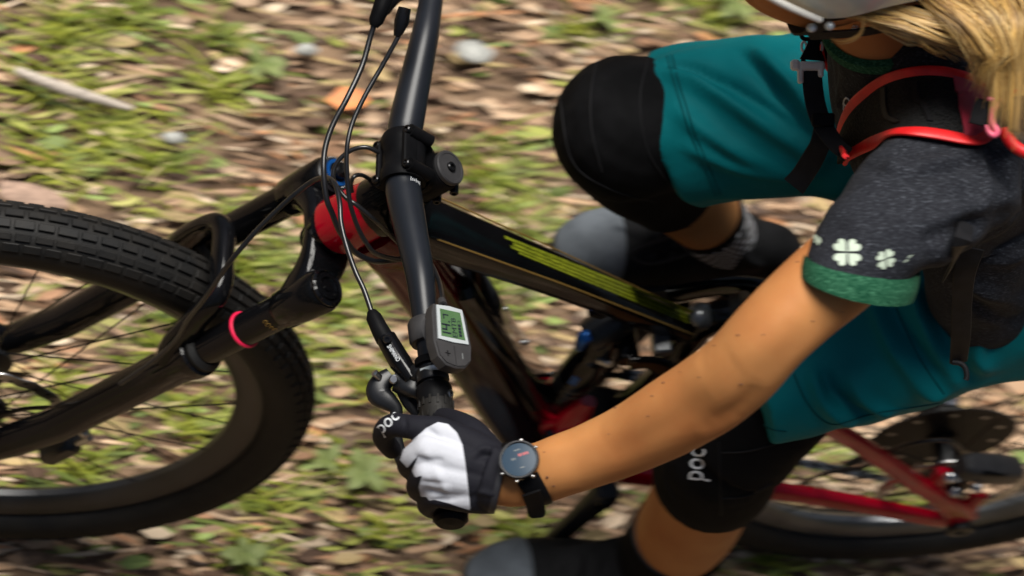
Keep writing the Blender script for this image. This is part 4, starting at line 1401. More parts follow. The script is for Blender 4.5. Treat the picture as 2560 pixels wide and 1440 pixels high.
kr = fuse('knee_pad', [[(1790, 306, 0.149, 150), (1700, 310, 0.150, 160), (1645, 313, 0.150, 172), (1570, 318, 0.150, 178)], [(1562, 322, 0.150, 186)], [(1556, 335, 0.150, 172), (1600, 400, 0.153, 150), (1655, 448, 0.156, 128), (1682, 472, 0.157, 120)]], 0.004, MAT['pad'])
kl = fuse('knee_pad', [[(2000, 990, -0.136, 118), (1945, 1026, -0.143, 132), (1890, 1060, -0.146, 148), (1850, 1092, -0.149, 157)], [(1800, 1125, -0.150, 158)], [(1800, 1130, -0.150, 158), (1790, 1168, -0.150, 158), (1776, 1196, -0.150, 150)]], 0.004, MAT['pad'])

def stitch(name, pts, bvh, mt, par, r=0.0011, off=0.0004, k=8):
    P = []
    for x, y in smooth(np.c_[np.array(pts, float), np.zeros(len(pts))], k)[:, :2]:
        h_, n_ = hit(bvh, x, y)
        if h_ is not None:
            P.append(h_ + n_ * off)
    if len(P) > 2:
        return obj(name, MB().tube(P, r, 6), mt, par)


krb, klb = bvh_of(kr.data), bvh_of(kl.data)
MAT['seam'] = mat('raised_black_seam', (0.008, 0.008, 0.009), 0.7, spec=0.15)
for q in ([(1494, 150), (1478, 230), (1480, 330), (1505, 430)], [(1400, 240), (1430, 400), (1520, 470), (1640, 505)], [(1620, 150), (1600, 250), (1620, 380), (1690, 480)]):
    stitch('pad_seam', q, krb, MAT['seam'], kr)
for q in ([(1798, 1105), (1800, 1180), (1803, 1288)], [(1806, 1132), (1870, 1128), (1944, 1108)], [(1807, 1246), (1870, 1238), (1930, 1208)], [(1668, 1130), (1660, 1190), (1690, 1250)]):
    stitch('pad_seam', q, klb, MAT['seam'], kl)

for q in HEMS:
    stitch('hem_stitching', q, sb, MAT['tealseam'], shorts, 0.0009)

# ---- socks
def sleeve(name, nodes, mt, wall=1.03, par=None, k=5):
    P = [nd(*q) for q in nodes]
    mb = MB()
    pts, rr_ = [p for p, r in P], [r * wall for p, r in P]
    pts2 = [pts[0] + (pts[1] - pts[0]) * 0.02] + pts
    mb.tube(pts2, [rr_[0] * 0.93] + rr_, 32, k=0, cap=True)
    return obj(name, mb, mt, par or rider, 60)


sock_r = sleeve('sock', [(1772, 548, 0.159, 92), (1790, 570, 0.160, 88), (1826, 618, 0.160, 78), (1850, 660, 0.160, 76)], MAT['sock'])
obj('sock_band', MB().tube([at(1763, 538, 0.159), at(1772, 548, 0.159)], [0.0445, 0.0442], 32), MAT['pad'], sock_r)
sock_l = sleeve('sock', [(1700, 1338, -0.150, 122), (1680, 1362, -0.149, 116), (1640, 1402, -0.147, 102), (1592, 1445, -0.145, 84), (1545, 1490, -0.142, 74), (1525, 1515, -0.142, 74)], MAT['pad'])
for t_ in (0.0, 0.35, 0.7):
    q0, q1 = at(1700, 1338, -0.150), at(1592, 1445, -0.145)
    p_ = q0 + (q1 - q0) * t_
    obj('sock_cuff_line', MB().tube([p_, p_ + nrm(q1 - q0) * 0.0035], [0.0590 - 0.0165 * t_, 0.0585 - 0.0165 * t_], 32), MAT['sockdark'], sock_l)

# ---- shoes
MAT['lace'] = mat('grey_black_lace', (0.035, 0.035, 0.036), 0.75, spec=0.1)


def shoe(c, sgn, yaw, lace):
    """c: ball of the foot at sole top; forward is -X"""
    f = np.array([-math.cos(yaw), math.sin(yaw) * sgn, 0])
    s_ = np.cross(f, (0, 0, 1.0))
    z = np.array([0, 0, 1.0])
    q = lambda l, h, w=0: c + f * l + z * h + s_ * w
    up = MB()
    up.tube([q(0.052, 0.031), q(0.02, 0.036), q(-0.03, 0.044), q(-0.07, 0.050), (q(-0.115, 0.054)), q(-0.160, 0.052), q(-0.182, 0.046)],
            [(0.027, 0.046), (0.032, 0.049), (0.041, 0.045), (0.046, 0.040), (0.050, 0.037), (0.046, 0.034), (0.032, 0.024)], 28, ref=z, k=5, sup=2.3)
    up.tube([q(-0.105, 0.06), q(-0.112, 0.080), q(-0.118, 0.092)], [(0.056, 0.036), (0.052, 0.038), (0.048, 0.037)], 24, ref=f, k=4)
    sho = obj('shoe', voxel(up, 0.0035, 5), MAT['shoeblack'], rider, 180)
    toe = MB().tube([q(0.105, 0.016), q(0.100, 0.020), q(0.080, 0.027), q(0.062, 0.032), q(0.046, 0.035), q(0.040, 0.035)],
                    [(0.008, 0.016), (0.014, 0.026), (0.022, 0.040), (0.0265, 0.0455), (0.0300, 0.0490), (0.0290, 0.048)], 30, ref=z, k=6, sup=2.2)
    obj('toe_cap', toe, MAT['shoegrey'], sho, 60)
    so = MB()
    outl_ = [(0.112, 0), (0.102, 0.026), (0.07, 0.043), (0.02, 0.052), (-0.04, 0.046), (-0.10, 0.039), (-0.155, 0.037), (-0.185, 0.022), (-0.190, 0)]
    poly = [q(a, -0.002, b) for a, b in outl_] + [q(a, -0.002, -b) for a, b in outl_[-2:0:-1]]
    so.prism(poly, z * 0.022)
    obj('sole', so, MAT['sole'], sho)
    obj('tongue', MB().tube([q(0.012, 0.072), q(-0.03, 0.088), q(-0.068, 0.118), q(-0.082, 0.140)], [(0.004, 0.024), (0.005, 0.026), (0.005, 0.028), (0.003, 0.024)], 16, ref=z, k=4, sup=3), MAT['shoegrey'] if False else MAT['shoeblack'], sho)
    for i in range(4):
        l, h = 0.008 - i * 0.021, 0.074 + i * 0.0105 + (0.004 if i == 3 else 0)
        lc_ = MB().tube([q(l, h - 0.010, -0.030), q(l - 0.004, h + 0.002, -0.012), q(l - 0.010, h + 0.002, 0.012), q(l - 0.012, h - 0.010, 0.030)], 0.0030, 8, k=5)
        obj('lace', lc_, MAT['lace'] if lace else MAT['pad'], sho)
    if lace:
        bw = MB()
        bw.tube([q(-0.05, 0.112), q(0.0, 0.112, -0.02), q(0.045, 0.090, -0.035), q(0.02, 0.085, -0.045), q(-0.03, 0.10, -0.03), q(-0.05, 0.112)], 0.0022, 8, k=6)
        bw.tube([q(-0.05, 0.112), q(-0.005, 0.122, 0.0), q(0.035, 0.100, 0.018), q(0.055, 0.088, 0.02)], 0.0022, 8, k=6)
        obj('lace_bow', bw, MAT['lace'], sho)
    return sho


shoe_r = shoe(np.array([PEDR[0] - 0.025, 0.157, PEDR[2] + 0.012]), 1, 0.02, True)
shoe_l = shoe(np.array([PEDL[0] - 0.012, -0.145, PEDL[2] + 0.012]), 1, 0.0, False)

# ---- tee shirt
ts = MB()
ts.tube([np.array(p) for p, a, b in TOR], [(a * 1.10 + 0.004, b * 1.10 + 0.004) for p, a, b in TOR], 44, ref=Y, k=5)
ts.ball(np.array(TOR[-2][0]) + (0.01, 0, 0.0), (0.06, 0.13, 0.05), 20)
ts.tube([np.array([0.70, -0.135, 1.325]), np.array([0.69, -0.07, 1.345]), np.array([0.682, 0.0, 1.352]), np.array([0.69, 0.08, 1.335]), np.array([0.70, 0.135, 1.305])], [0.050, 0.058, 0.062, 0.058, 0.050], 28, k=5)
ts.tube([np.array([0.69, 0.0, 1.31]), NB - 0.004 * nrm(NB - np.array([0.69, 0, 1.31]))], [0.085, 0.058], 32)


def ndd(x, y, d, r):
    return atd(x, y, d), r * d / FPX


dA = [depth(nd(*q)[0]) for q in ARM]
def ring(x, y, d, ax_, ay_, dep_, down, grow=1.0, n=44, tilt=0.0):
    """an oval of cloth: half axis (ax_, ay_) px across, dep_ m towards the viewer and down px"""
    k_ = d / FPX
    c_ = atd(x, y, d)
    a_ = ((CR * ax_ - CU * ay_) * k_ + FW * tilt) * grow
    b_ = (-FW * dep_ - CU * down * k_) * grow
    t_ = np.linspace(0, 2 * math.pi, n, endpoint=False)
    return c_ + np.outer(np.cos(t_), a_) + np.outer(np.sin(t_), b_)


def loft(mb, rings, cap=True):
    n = len(rings[0])
    m = len(rings)
    Fc = [(i * n + j, i * n + (j + 1) % n, (i + 1) * n + (j + 1) % n, (i + 1) * n + j) for i in range(m - 1) for j in range(n)]
    if cap:
        Fc += [tuple(range(n - 1, -1, -1)), tuple((m - 1) * n + j for j in range(n))]
    V = np.concatenate(rings)
    c_ = np.array(rings[m // 2]).mean(0)
    q = Fc[(m // 2) * n - 1]
    if np.cross(V[q[1]] - V[q[0]], V[q[2]] - V[q[0]]) @ (V[q[0]] - c_) < 0:
        Fc = [f[::-1] for f in Fc]
    return mb.add(V, Fc)


def spline_rings(rs, k=5):
    A = np.array(rs)
    m, n, _ = A.shape
    return [q.reshape(n, 3) for q in _cr(A.reshape(m, -1), k)]


def _cr(A, k):
    n = len(A)
    out = []
    for i in range(n - 1):
        a, b, c, d = A[max(i - 1, 0)], A[i], A[i + 1], A[min(i + 2, n - 1)]
        for j in range(k):
            t = j / k
            out.append(0.5 * (2 * b + (c - a) * t + (2 * a - 5 * b + 4 * c - d) * t * t + (3 * b - a - 3 * c + d) * t ** 3))
    out.append(A[-1])
    return out


SLV = [ring(2146, 688, dA[10] - 0.010, 145, 24, 0.046, 40, tilt=0.024), ring(2156, 655, dA[10] - 0.010, 148, 18, 0.049, 36, tilt=0.022), ring(2212, 590, dA[11] - 0.004, 138, 70, 0.056, 14, tilt=0.01), ring(2290, 512, dA[12], 122, 116, 0.060, 0), ring(2370, 445, dA[13], 122, 128, 0.064, 0), ring(2440, 395, dA[13] + 0.03, 118, 130, 0.062, 0)]
loft(ts, spline_rings(SLV))
ts.ball(nd(2385, 430, -0.155, 1)[0], 0.062, 20)
fs = [shr, shr + (fe - shr) * 0.35 + np.array([0, 0.012, 0]), shr + (fe - shr) * 0.62 + np.array([0, 0.015, -0.005])]
ts.tube(fs, [0.068, 0.062, 0.054], 32, k=5)
ts.ball(shr, 0.066, 18)
# loose hem hanging over the waist on the near side
ts.tube([at(2470, 560, -0.10), at(2440, 660, -0.105), at(2460, 760, -0.10), at(2510, 815, -0.09)], [(0.050, 0.045), (0.054, 0.050), (0.052, 0.055), (0.035, 0.045)], 28, ref=CR, k=5)
shirt_me = voxel(ts, 0.004, 7)
tb = bvh_of(shirt_me)
n = len(shirt_me.vertices)
V = np.empty(n * 3)
shirt_me.vertices.foreach_get('co', V)
V = V.reshape(-1, 3)
N = np.empty(n * 3)
shirt_me.vertices.foreach_get('normal', N)
N = N.reshape(-1, 3)
SL = []
for pts, w, h in (([(2140, 395), (2230, 420), (2340, 410), (2440, 380)], 0.008, 0.007), ([(2150, 420), (2240, 445), (2350, 432), (2440, 400)], 0.007, -0.006),
                  ([(2445, 385), (2455, 420), (2460, 470), (2440, 540)], 0.005, 0.004), ([(2300, 570), (2400, 530), (2500, 500), (2560, 470)], 0.009, 0.008),
                  ([(2310, 600), (2420, 560), (2560, 520)], 0.008, -0.008), ([(2350, 640), (2440, 620), (2560, 640)], 0.009, 0.009), ([(2380, 700), (2450, 720), (2560, 760)], 0.009, 0.008),
                  ([(2390, 740), (2450, 770), (2560, 800)], 0.008, -0.007), ([(2100, 200), (2110, 280), (2090, 340)], 0.008, 0.006), ([(2060, 500), (2140, 560), (2260, 560)], 0.010, 0.005),
                  ([(2080, 130), (2180, 160), (2300, 150)], 0.010, 0.005), ([(2440, 420), (2480, 470), (2520, 560)], 0.009, 0.006)):
    SL.append(([on(tb, x, y, 2.5) for x, y in pts], w, h))
V = ridges(V, N, SL)
V = V + N * (0.0012 * np.sin(V @ np.array([70, 48, -51.0]) + 3 * np.sin(V @ np.array([31, -20, 27.0]))))[:, None]
shirt_me.vertices.foreach_set('co', V.ravel())
shirt_me.update()
shirt = obj('tee_shirt', shirt_me, MAT['shirt'], rider, 180)
tb = bvh_of(shirt_me)
# green cuffs and collar
def band(name, pts, rads, mt, par, ref, wall=0.0022):
    mb = MB()
    P, Rr = smooth(np.array(pts), 5, np.array(rads))
    mb.tube(P, Rr, 44, ref=ref, cap=False)
    inner = Rr - wall
    mb.tube(P[::-1], inner[::-1], 44, ref=ref, cap=False)
    return obj(name, mb, mt, par, 60)


CF = [(2158, 658, 148, 18, 0.0485, 36), (2151, 688, 150, 23, 0.0490, 40), (2144, 714, 147, 27, 0.0475, 43)]
outer = [ring(x, y, dA[10] - 0.010, a_, b_, e_, w_, 1.03, tilt=0.024) for x, y, a_, b_, e_, w_ in CF]
inner = [ring(x, y, dA[10] - 0.010, a_, b_, e_, w_, 0.985, tilt=0.024) for x, y, a_, b_, e_, w_ in CF[::-1]]
cuff = obj('sleeve_cuff', loft(MB(), spline_rings(outer, 3) + spline_rings(inner, 3), cap=False), MAT['cuff'], shirt, 60)
dd = nrm(fs[2] - fs[1])
band('sleeve_cuff', [fs[2] - dd * 0.012, fs[2] + dd * 0.012], [(0.057, 0.057), (0.0565, 0.0565)], MAT['cuff'], shirt, CR)
cax = nrm(hp(-0.03, 0, -0.05) - NB)
obj('collar', MB().lathe([(0.058, -0.010), (0.066, -0.006), (0.065, 0.004), (0.0585, 0.006)], NB + cax * 0.004, cax, 44, closed=True), MAT['cuff'], shirt)

# ---- gloves: palm, four fingers and a thumb closed on the grip
G_W = [(1252, 1198, 2.482), (1225, 1190, 2.480)]
KN = [(1092, 1074, 2.486), (1066, 1122, 2.476), (1070, 1182, 2.477), (1094, 1236, 2.487)]
FING = [
    ([(1092, 1074, 2.486), (1036, 1068, 2.488), (978, 1064, 2.500), (958, 1092, 2.522), (980, 1124, 2.548)], [0.0125, 0.0112, 0.0110, 0.0102, 0.0090]),
    ([(1066, 1122, 2.476), (1030, 1148, 2.490), (1024, 1166, 2.520), (1050, 1180, 2.560), (1098, 1176, 2.580)], [0.0132, 0.0118, 0.0112, 0.0105, 0.0092]),
    ([(1070, 1182, 2.477), (1050, 1206, 2.492), (1046, 1222, 2.520), (1068, 1232, 2.556), (1112, 1228, 2.575)], [0.0130, 0.0115, 0.0110, 0.0102, 0.0090]),
    ([(1094, 1236, 2.487), (1074, 1252, 2.502), (1070, 1264, 2.524), (1090, 1274, 2.550), (1126, 1268, 2.566)], [0.0115, 0.0102, 0.0098, 0.0092, 0.0082]),
]
THUMB = ([(1222, 1138, 2.492), (1178, 1086, 2.508), (1135, 1058, 2.530), (1098, 1050, 2.558), (1070, 1056, 2.580)], [0.0165, 0.0150, 0.0125, 0.0115, 0.0095])
gl = MB()
for pts, rr_ in FING + [THUMB]:
    P = [atd(*q) for q in pts]
    gl.tube(P, rr_, 20, k=5)
    gl.ball(P[0], rr_[0], 14)
    gl.ball(P[-1], rr_[-1], 14)
for i, kq in enumerate(KN):
    a, b = atd(1238, 1150 + i * 30, 2.486), atd(*kq)
    gl.tube([a, (a + b) / 2 - FW * (0.003 if i in (1, 2) else 0.0), b], [0.0165, 0.0160, (0.0128, 0.0135, 0.0132, 0.0118)[i]], 18, k=5)
gl.tube([atd(1230, 1195, 2.490), atd(1170, 1175, 2.490), atd(1110, 1165, 2.492)], [(0.018, 0.030), (0.018, 0.034), (0.014, 0.030)], 24, ref=FW, k=4)
gl.tube([atd(1218, 1190, 2.483), atd(1236, 1195, 2.482), atd(1254, 1199, 2.482)], [(0.0265, 0.0300), (0.0275, 0.0305), (0.0285, 0.0312)], 32, ref=FW, k=3)
glove_me = voxel(gl, 0.0017, 4, 0.5)
n = len(glove_me.vertices)
V = np.empty(n * 3)
glove_me.vertices.foreach_get('co', V)
V = V.reshape(-1, 3)
N = np.empty(n * 3)
glove_me.vertices.foreach_get('normal', N)
N = N.reshape(-1, 3)
gb0 = bvh_of(glove_me)
SL = []
for pts, w, h in (([(1040, 1142), (1070, 1150), (1110, 1150)], 0.0032, -0.0018), ([(1050, 1202), (1080, 1208), (1120, 1206)], 0.0032, -0.0018), ([(1070, 1250), (1100, 1250), (1140, 1246)], 0.0026, -0.0022), ([(1075, 1095), (1110, 1110), (1150, 1120)], 0.0045, 0.0014),
                  ([(1060, 1125), (1090, 1175), (1120, 1230)], 0.0045, 0.0012), ([(1085, 1180), (1110, 1215), (1130, 1262)], 0.0040, 0.0012), ([(1185, 1135), (1210, 1120), (1245, 1125)], 0.0030, 0.0024), ([(1190, 1150), (1215, 1140), (1248, 1145)], 0.0026, -0.0022),
                  ([(1010, 1040), (1015, 1065), (1008, 1092)], 0.0022, -0.0014), ([(1170, 1240), (1200, 1230), (1240, 1240)], 0.0030, 0.0018), ([(1060, 1062), (1085, 1085), (1100, 1100)], 0.003, -0.0018)):
    SL.append(([on(gb0, x, y, 2.47) for x, y in pts], w, h))
glove_me.vertices.foreach_set('co', ridges(V, N, SL).ravel())
glove_me.update()
WPOLY = np.array([(1095, 1055), (1120, 1060), (1142, 1081), (1156, 1112), (1163, 1157), (1170, 1216), (1176, 1276), (1156, 1270), (1121, 1258), (1085, 1249), (1073, 1252), (1066, 1242), (1052, 1242), (1047, 1218), (1056, 1188), (1038, 1194), (1030, 1176), (1049, 1134), (1018, 1170), (1000, 1150), (1010, 1118), (1048, 1086), (1066, 1070)], float)


def inside_dist(poly, P):
    ins = np.zeros(len(P), bool)
    dm = np.full(len(P), 1e9)
    for i in range(len(poly)):
        a, b = poly[i], poly[(i + 1) % len(poly)]
        c = (a[1] > P[:, 1]) != (b[1] > P[:, 1])
        xx = (b[0] - a[0]) * (P[:, 1] - a[1]) / (b[1] - a[1] + 1e-9) + a[0]
        ins ^= c & (P[:, 0] < xx)
        t = np.clip(((P - a) @ (b - a)) / ((b - a) @ (b - a)), 0, 1)
        dm = np.minimum(dm, np.hypot(*(P - a - t[:, None] * (b - a)).T))
    return np.where(ins, dm, -dm)


def panel_attr(me, poly, soft=4.0):
    n = len(me.vertices)
    V = np.empty(n * 3)
    me.vertices.foreach_get('co', V)
    V = V.reshape(-1, 3)
    N = np.empty(n * 3)
    me.vertices.foreach_get('normal', N)
    N = N.reshape(-1, 3)
    w = np.clip(inside_dist(poly, pix(V)) / soft * 0.5 + 0.5, 0, 1)
    w *= ((N @ FW) < 0.25)
    at_ = me.attributes.new('panel', 'FLOAT', 'POINT')
    at_.data.foreach_set('value', w)
    return V


gm_ = mat('glove_white_back_black_palm', (0.010, 0.010, 0.014), 0.75, spec=0.2)
nt = gm_.node_tree
bsdf = nt.nodes['Principled BSDF']
an = nt.nodes.new('ShaderNodeAttribute')
an.attribute_name = 'panel'
rp = nt.nodes.new('ShaderNodeValToRGB')
rp.color_ramp.elements[0].position, rp.color_ramp.elements[1].position = 0.42, 0.58
rp.color_ramp.elements[0].color = (0.006, 0.006, 0.010, 1)
rp.color_ramp.elements[1].color = (0.46, 0.47, 0.51, 1)
nt.links.new(an.outputs['Fac'], rp.inputs[0])
nt.links.new(rp.outputs[0], bsdf.inputs['Base Color'])
tcn = nt.nodes.new('ShaderNodeTexCoord')
wv = nt.nodes.new('ShaderNodeTexWave')
wv.bands_direction = 'DIAGONAL'
wv.inputs['Scale'].default_value = 330
wv.inputs['Distortion'].default_value = 1.0
nt.links.new(tcn.outputs['Object'], wv.inputs['Vector'])
nz = nt.nodes.new('ShaderNodeTexNoise')
nz.inputs['Scale'].default_value = 70
nt.links.new(tcn.outputs['Object'], nz.inputs['Vector'])
b1, b2 = nt.nodes.new('ShaderNodeBump'), nt.nodes.new('ShaderNodeBump')
b1.inputs['Strength'].default_value, b1.inputs['Distance'].default_value = 0.35, 0.0005
b2.inputs['Strength'].default_value, b2.inputs['Distance'].default_value = 0.22, 0.003
nt.links.new(wv.outputs['Fac'], b1.inputs['Height'])
nt.links.new(nz.outputs['Fac'], b2.inputs['Height'])
nt.links.new(b2.outputs[0], b1.inputs['Normal'])
nt.links.new(b1.outputs[0], bsdf.inputs['Normal'])
V = panel_attr(glove_me, WPOLY)
gv = bvh_of(glove_me)
glove = obj('glove', glove_me, gm_, rider, 180)
# the far glove mirrors it
far = glove_me.copy()
far.vertices.foreach_set('co', mirror(V).ravel())
far.flip_normals()
obj('glove', far, None, rider, 180)
# hem stitching and cuff edge
obj('cuff_hem', MB().tube([atd(1240, 1196, 2.482), atd(1248, 1198, 2.482), atd(1253, 1199, 2.482)], [(0.0284, 0.0312), (0.0292, 0.0318), (0.0288, 0.0314)], 36, ref=FW), MAT['gblack'], glove)


def text_decal(name, s, base, xd, yd, bvh, mt, par, off=0.0006, shear=0.0):
    V, Fc = text2d(s, 1.0, shear)
    xh = V[:, 1].max()
    V = V / np.array([V[:, 0].max(), xh])
    return decal(name, V, Fc, base, xd, yd, bvh, off, mt, par)


text_decal('lettering', 'poc', (962, 1094), (44, -40), (-20, -26), gv, MAT['print'], glove, 0.0005)
klv = bvh_of(kl.data)
text_decal('lettering', 'poc', (1775, 1203), (8, -78), (-54, -6), klv, MAT['print'], kl, 0.0009)

# ---- clover prints on the sleeve
def heart(c, ang, L, W, sk):
    """one heart-shaped leaf, tip at the clover's centre"""
    pts = []
    for t in np.linspace(0, 2 * math.pi, 22, endpoint=False):
        x = 16 * math.sin(t) ** 3 / 17
        y = (13 * math.cos(t) - 5 * math.cos(2 * t) - 2 * math.cos(3 * t) - math.cos(4 * t) + 17) / 29
        pts.append((x * W, (y * 0.96 + 0.04) * L))
    P = np.array(pts)
    R2 = np.array([[math.cos(ang), -math.sin(ang)], [math.sin(ang), math.cos(ang)]])
    return (P @ R2.T) @ np.asarray(sk, float) + c


cuffb = bvh_of(cuff.data)
for (cx, cy), L, sk, rot, use in (((2118, 632), 36, [[1, 0], [0, 1]], 0.0, (0, 1, 2, 3)), ((2213, 648), 30, [[0.75, -0.35], [0.2, 0.75]], 0.1, (0, 1, 2, 3)),
                                  ((2047, 590), 25, [[0.42, 0.1], [-0.1, 1]], 0.2, (0, 1, 3)), ((2268, 646), 16, [[0.8, -0.6], [0.1, 0.2]], 0.0, (0, 2))):
    mbs = MB()
    for k_ in use:
        H = heart(np.array([0, 0]), math.pi / 4 + k_ * math.pi / 2 + rot, L, L * 0.50, sk) + np.array([cx, cy])
        ctr = H.mean(0)
        pts, ok = [], True
        for p in np.r_[H, [ctr]]:
            h_, n_ = hit(tb, *p)
            h2, n2 = hit(cuffb, *p)
            if h_ is None:
                ok = False
                break
            pts.append(h_ + n_ * 0.0012)
        if ok:
            m_ = len(H)
            mbs.add(pts, [(i, (i + 1) % m_, m_) for i in range(m_)])
    if mbs.n:
        obj('clover_print', mbs, mat('pale_green_print', (0.40, 0.47, 0.37), 0.6, var=0.05, vscale=50) if 'cl' not in MAT else MAT['cl'], shirt, 180)
MAT['cl'] = MAT['print']
# round logo peeping out beside the strap
LOGO = ([(2118 + 7 * math.cos(a_), 255 + 10 * math.sin(a_)) for a_ in np.linspace(0, 6.28, 14)], [(2127, 262), (2120, 266), (2116, 270), (2117, 276)], [(2110, 260), (2113, 248), (2117, 243)], [(2111, 262), (2111, 275), (2114, 288)], [(2117, 284), (2118, 278), (2121, 274)], [(2124, 298), (2126, 312), (2124, 325)])
for q in LOGO:
    hs_ = [hit(tb, *p) for p in q]
    if all(h is not None for h, _ in hs_):
        obj('chest_print', MB().tube([h + n_ * 0.0008 for h, n_ in hs_], 0.0007, 6), MAT['print'], shirt)

# ---- moles on the arm
abv = bvh_of(body_me)
mole = MB()
MOLE_M = mat('mole', (0.085, 0.028, 0.012), 0.5)
for x, y, r in ((1538, 1020, 3.4), (1658, 957, 3.2), (1630, 990, 2.6), (1845, 838, 3.2), (1852, 961, 3.4), (1368, 1193, 3.6), (1384, 1215, 2.8), (1785, 864, 2.4), (1748, 943, 2.2), (1620, 1040, 2.2), (1994, 655, 2.8), (2032, 803, 2.6), (1908, 837, 2.2), (1360, 1130, 2.0), (1522, 1085, 1.8), (2105, 780, 2.2), (1700, 930, 2.0)):
    h_, n_ = hit(abv, x, y)
    if h_ is not None:
        mole.ball(h_, r * 2.45 / FPX, 8)
mo = obj('moles', mole, MOLE_M, body)
mo['kind'] = 'stuff'

# ================================================================== watch
AXW = nrm(at(1405, 1163, -0.361) - at(1262, 1196, -0.366))
WC = atd(1298, 1150, 2.443)
WN = nrm(-FW * 0.90 + CU * 0.36 - CR * 0.10)
watch = thing('wrist_watch', tuple(WC), 'black sports watch with round dark face on the left wrist', 'watch')
wx = nrm(AXW - WN * (AXW @ WN))
wy = np.cross(WN, wx)
obj('case', MB().lathe([(0.0150, -0.010), (0.0172, -0.008), (0.0182, -0.002), (0.0182, 0.0012), (0.0172, 0.0026), (0.0158, 0.0024), (0.0152, 0.0010)], WC, WN, 48), MAT['gloss'], watch, 28)
gls = obj('glass', MB().lathe([(0.0153, 0.0008), (0.0153, 0.0014), (0.010, 0.0019), (0, 0.0020)], WC, WN, 48), MAT['watchglass'], watch)
obj('bezel_ring', MB().lathe([(0.0159, 0.0020), (0.0171, 0.0020), (0.0174, 0.0030), (0.0161, 0.0030)], WC, WN, 48, closed=True), MAT['bolt'], watch, 28)
tm_ = MB()
rd = nrm(CR * 0.93 + CU * 0.28)
rd = nrm(rd - WN * (rd @ WN))
ru = np.cross(WN, rd)


def dash(mb, x_, y_, w_, h_):
    """one unreadable stroke of the lit screen"""
    o_ = WC + WN * 0.0021 + rd * x_ + ru * y_
    mb.add([o_, o_ + rd * w_, o_ + rd * w_ + ru * h_, o_ + ru * h_], [(0, 1, 2, 3)])


for x_, w_ in ((0.0005, 0.0022), (0.0034, 0.0008), (0.0048, 0.0020), (0.0074, 0.0020)):
    dash(tm_, x_, 0.0024, w_, 0.0026)
obj('screen_strokes', tm_, MAT['watchred'], gls)
td = MB()
for x_, y_, w_, h_ in ((-0.0062, 0.0004, 0.0014, 0.0022), (-0.0040, 0.0004, 0.0010, 0.0022), (-0.0020, 0.0082, 0.0012, 0.0014), (-0.0002, 0.0082, 0.0012, 0.0014), (0.0018, 0.0082, 0.0012, 0.0014), (-0.0010, -0.0085, 0.0040, 0.0010)):
    dash(td, x_, y_, w_, h_)
obj('screen_strokes', td, MAT['dimprint'], gls)
for a in (0.5, 1.3, 3.6, 4.4, 5.2):
    d = wx * math.cos(a) + wy * math.sin(a)
    obj('side_button', MB().lathe([(0.0016, 0.0), (0.0016, 0.0026), (0.0012, 0.003), (0, 0.003)], WC + d * 0.0172 - WN * 0.002, d, 10), MAT['steel'], watch)
# strap round the wrist
wc = at(1300, 1188, -0.3645)
e1 = nrm((WC - wc) - AXW * ((WC - wc) @ AXW))
e2 = np.cross(AXW, e1)
RW = nd(1300, 1188, -0.3645, 79)[1] + 0.0015
loop = []
for a in np.linspace(0, 2 * math.pi, 40):
    loop.append(wc + (e1 * math.cos(a) + e2 * math.sin(a)) * RW + AXW * (0.004 + 0.010 * math.sin(a)))
obj('strap', MB().tube(loop, [(0.0017, 0.0098 + 0.001 * math.cos(a)) for a in np.linspace(0, 2 * math.pi, 40)], 14, ref=np.array([nrm(p - wc - AXW * ((p - wc) @ AXW)) for p in loop]), sup=4), MAT['matte'], watch)
obj('strap_tail', MB().tube([atd(1328, 1232, 2.452), atd(1338, 1262, 2.468), atd(1342, 1285, 2.478), atd(1343, 1294, 2.480)], [(0.0012, 0.0088), (0.0013, 0.0085), (0.0013, 0.0080), (0.0010, 0.0050)], 14, ref=FW, sup=3.5, k=4), MAT['matte'], watch)

# ================================================================== backpack
pack = thing('backpack', (0.98, 0.02, 1.28), 'black backpack with red-piped shoulder strap worn over the charcoal tee', 'backpack')
TA = nrm(np.array(TOR[5][0]) - np.array(TOR[1][0]))
BN = nrm(np.cross(Y, TA))
BN = BN if BN[2] > 0 else -BN
bc_ = (np.array(TOR[3][0]) + np.array(TOR[2][0])) / 2 + BN * 0.175 + TA * 0.03
bg = MB().tube([bc_ - TA * 0.21, bc_ - TA * 0.19, bc_ - TA * 0.05, bc_ + TA * 0.10, bc_ + TA * 0.17, bc_ + TA * 0.19], [(0.06, 0.03), (0.115, 0.062), (0.130, 0.074), (0.120, 0.066), (0.09, 0.045), (0.05, 0.02)], 36, ref=Y, k=5, sup=3)
bag = obj('bag', bg, MAT['webbing'], pack)
for dz in (-0.02, 0.06):
    obj('zip', MB().tube([bc_ + TA * dz + Y * y_ + BN * (0.078 - 1.6 * y_ * y_) for y_ in np.linspace(-0.10, 0.10, 9)], 0.0025, 8), MAT['piping'], bag)
UPE = [(2112, 392), (2111, 340), (2128, 285), (2165, 232), (2220, 196), (2290, 180), (2360, 184), (2425, 203), (2462, 226)]
LOE = [(2128, 402), (2130, 388), (2155, 370), (2200, 352), (2252, 344), (2322, 346), (2388, 358), (2434, 368), (2466, 335)]
UPS, LOS = smooth(np.c_[UPE, np.zeros(9)], 6)[:, :2], smooth(np.c_[LOE, np.zeros(9)], 6)[:, :2]
rows = 9
grid = []
for a, b in zip(UPS, LOS):
    row = []
    for j in range(rows):
        p = a + (b - a) * j / (rows - 1)
        h_, n_ = hit(tb, *p)
        if h_ is None:
            h_, n_ = atd(p[0], p[1], 2.45), -FW
        row.append((h_, n_))
    grid.append(row)
H = np.array([[c[0] for c in r] for r in grid])
NN = np.array([[c[1] for c in r] for r in grid])
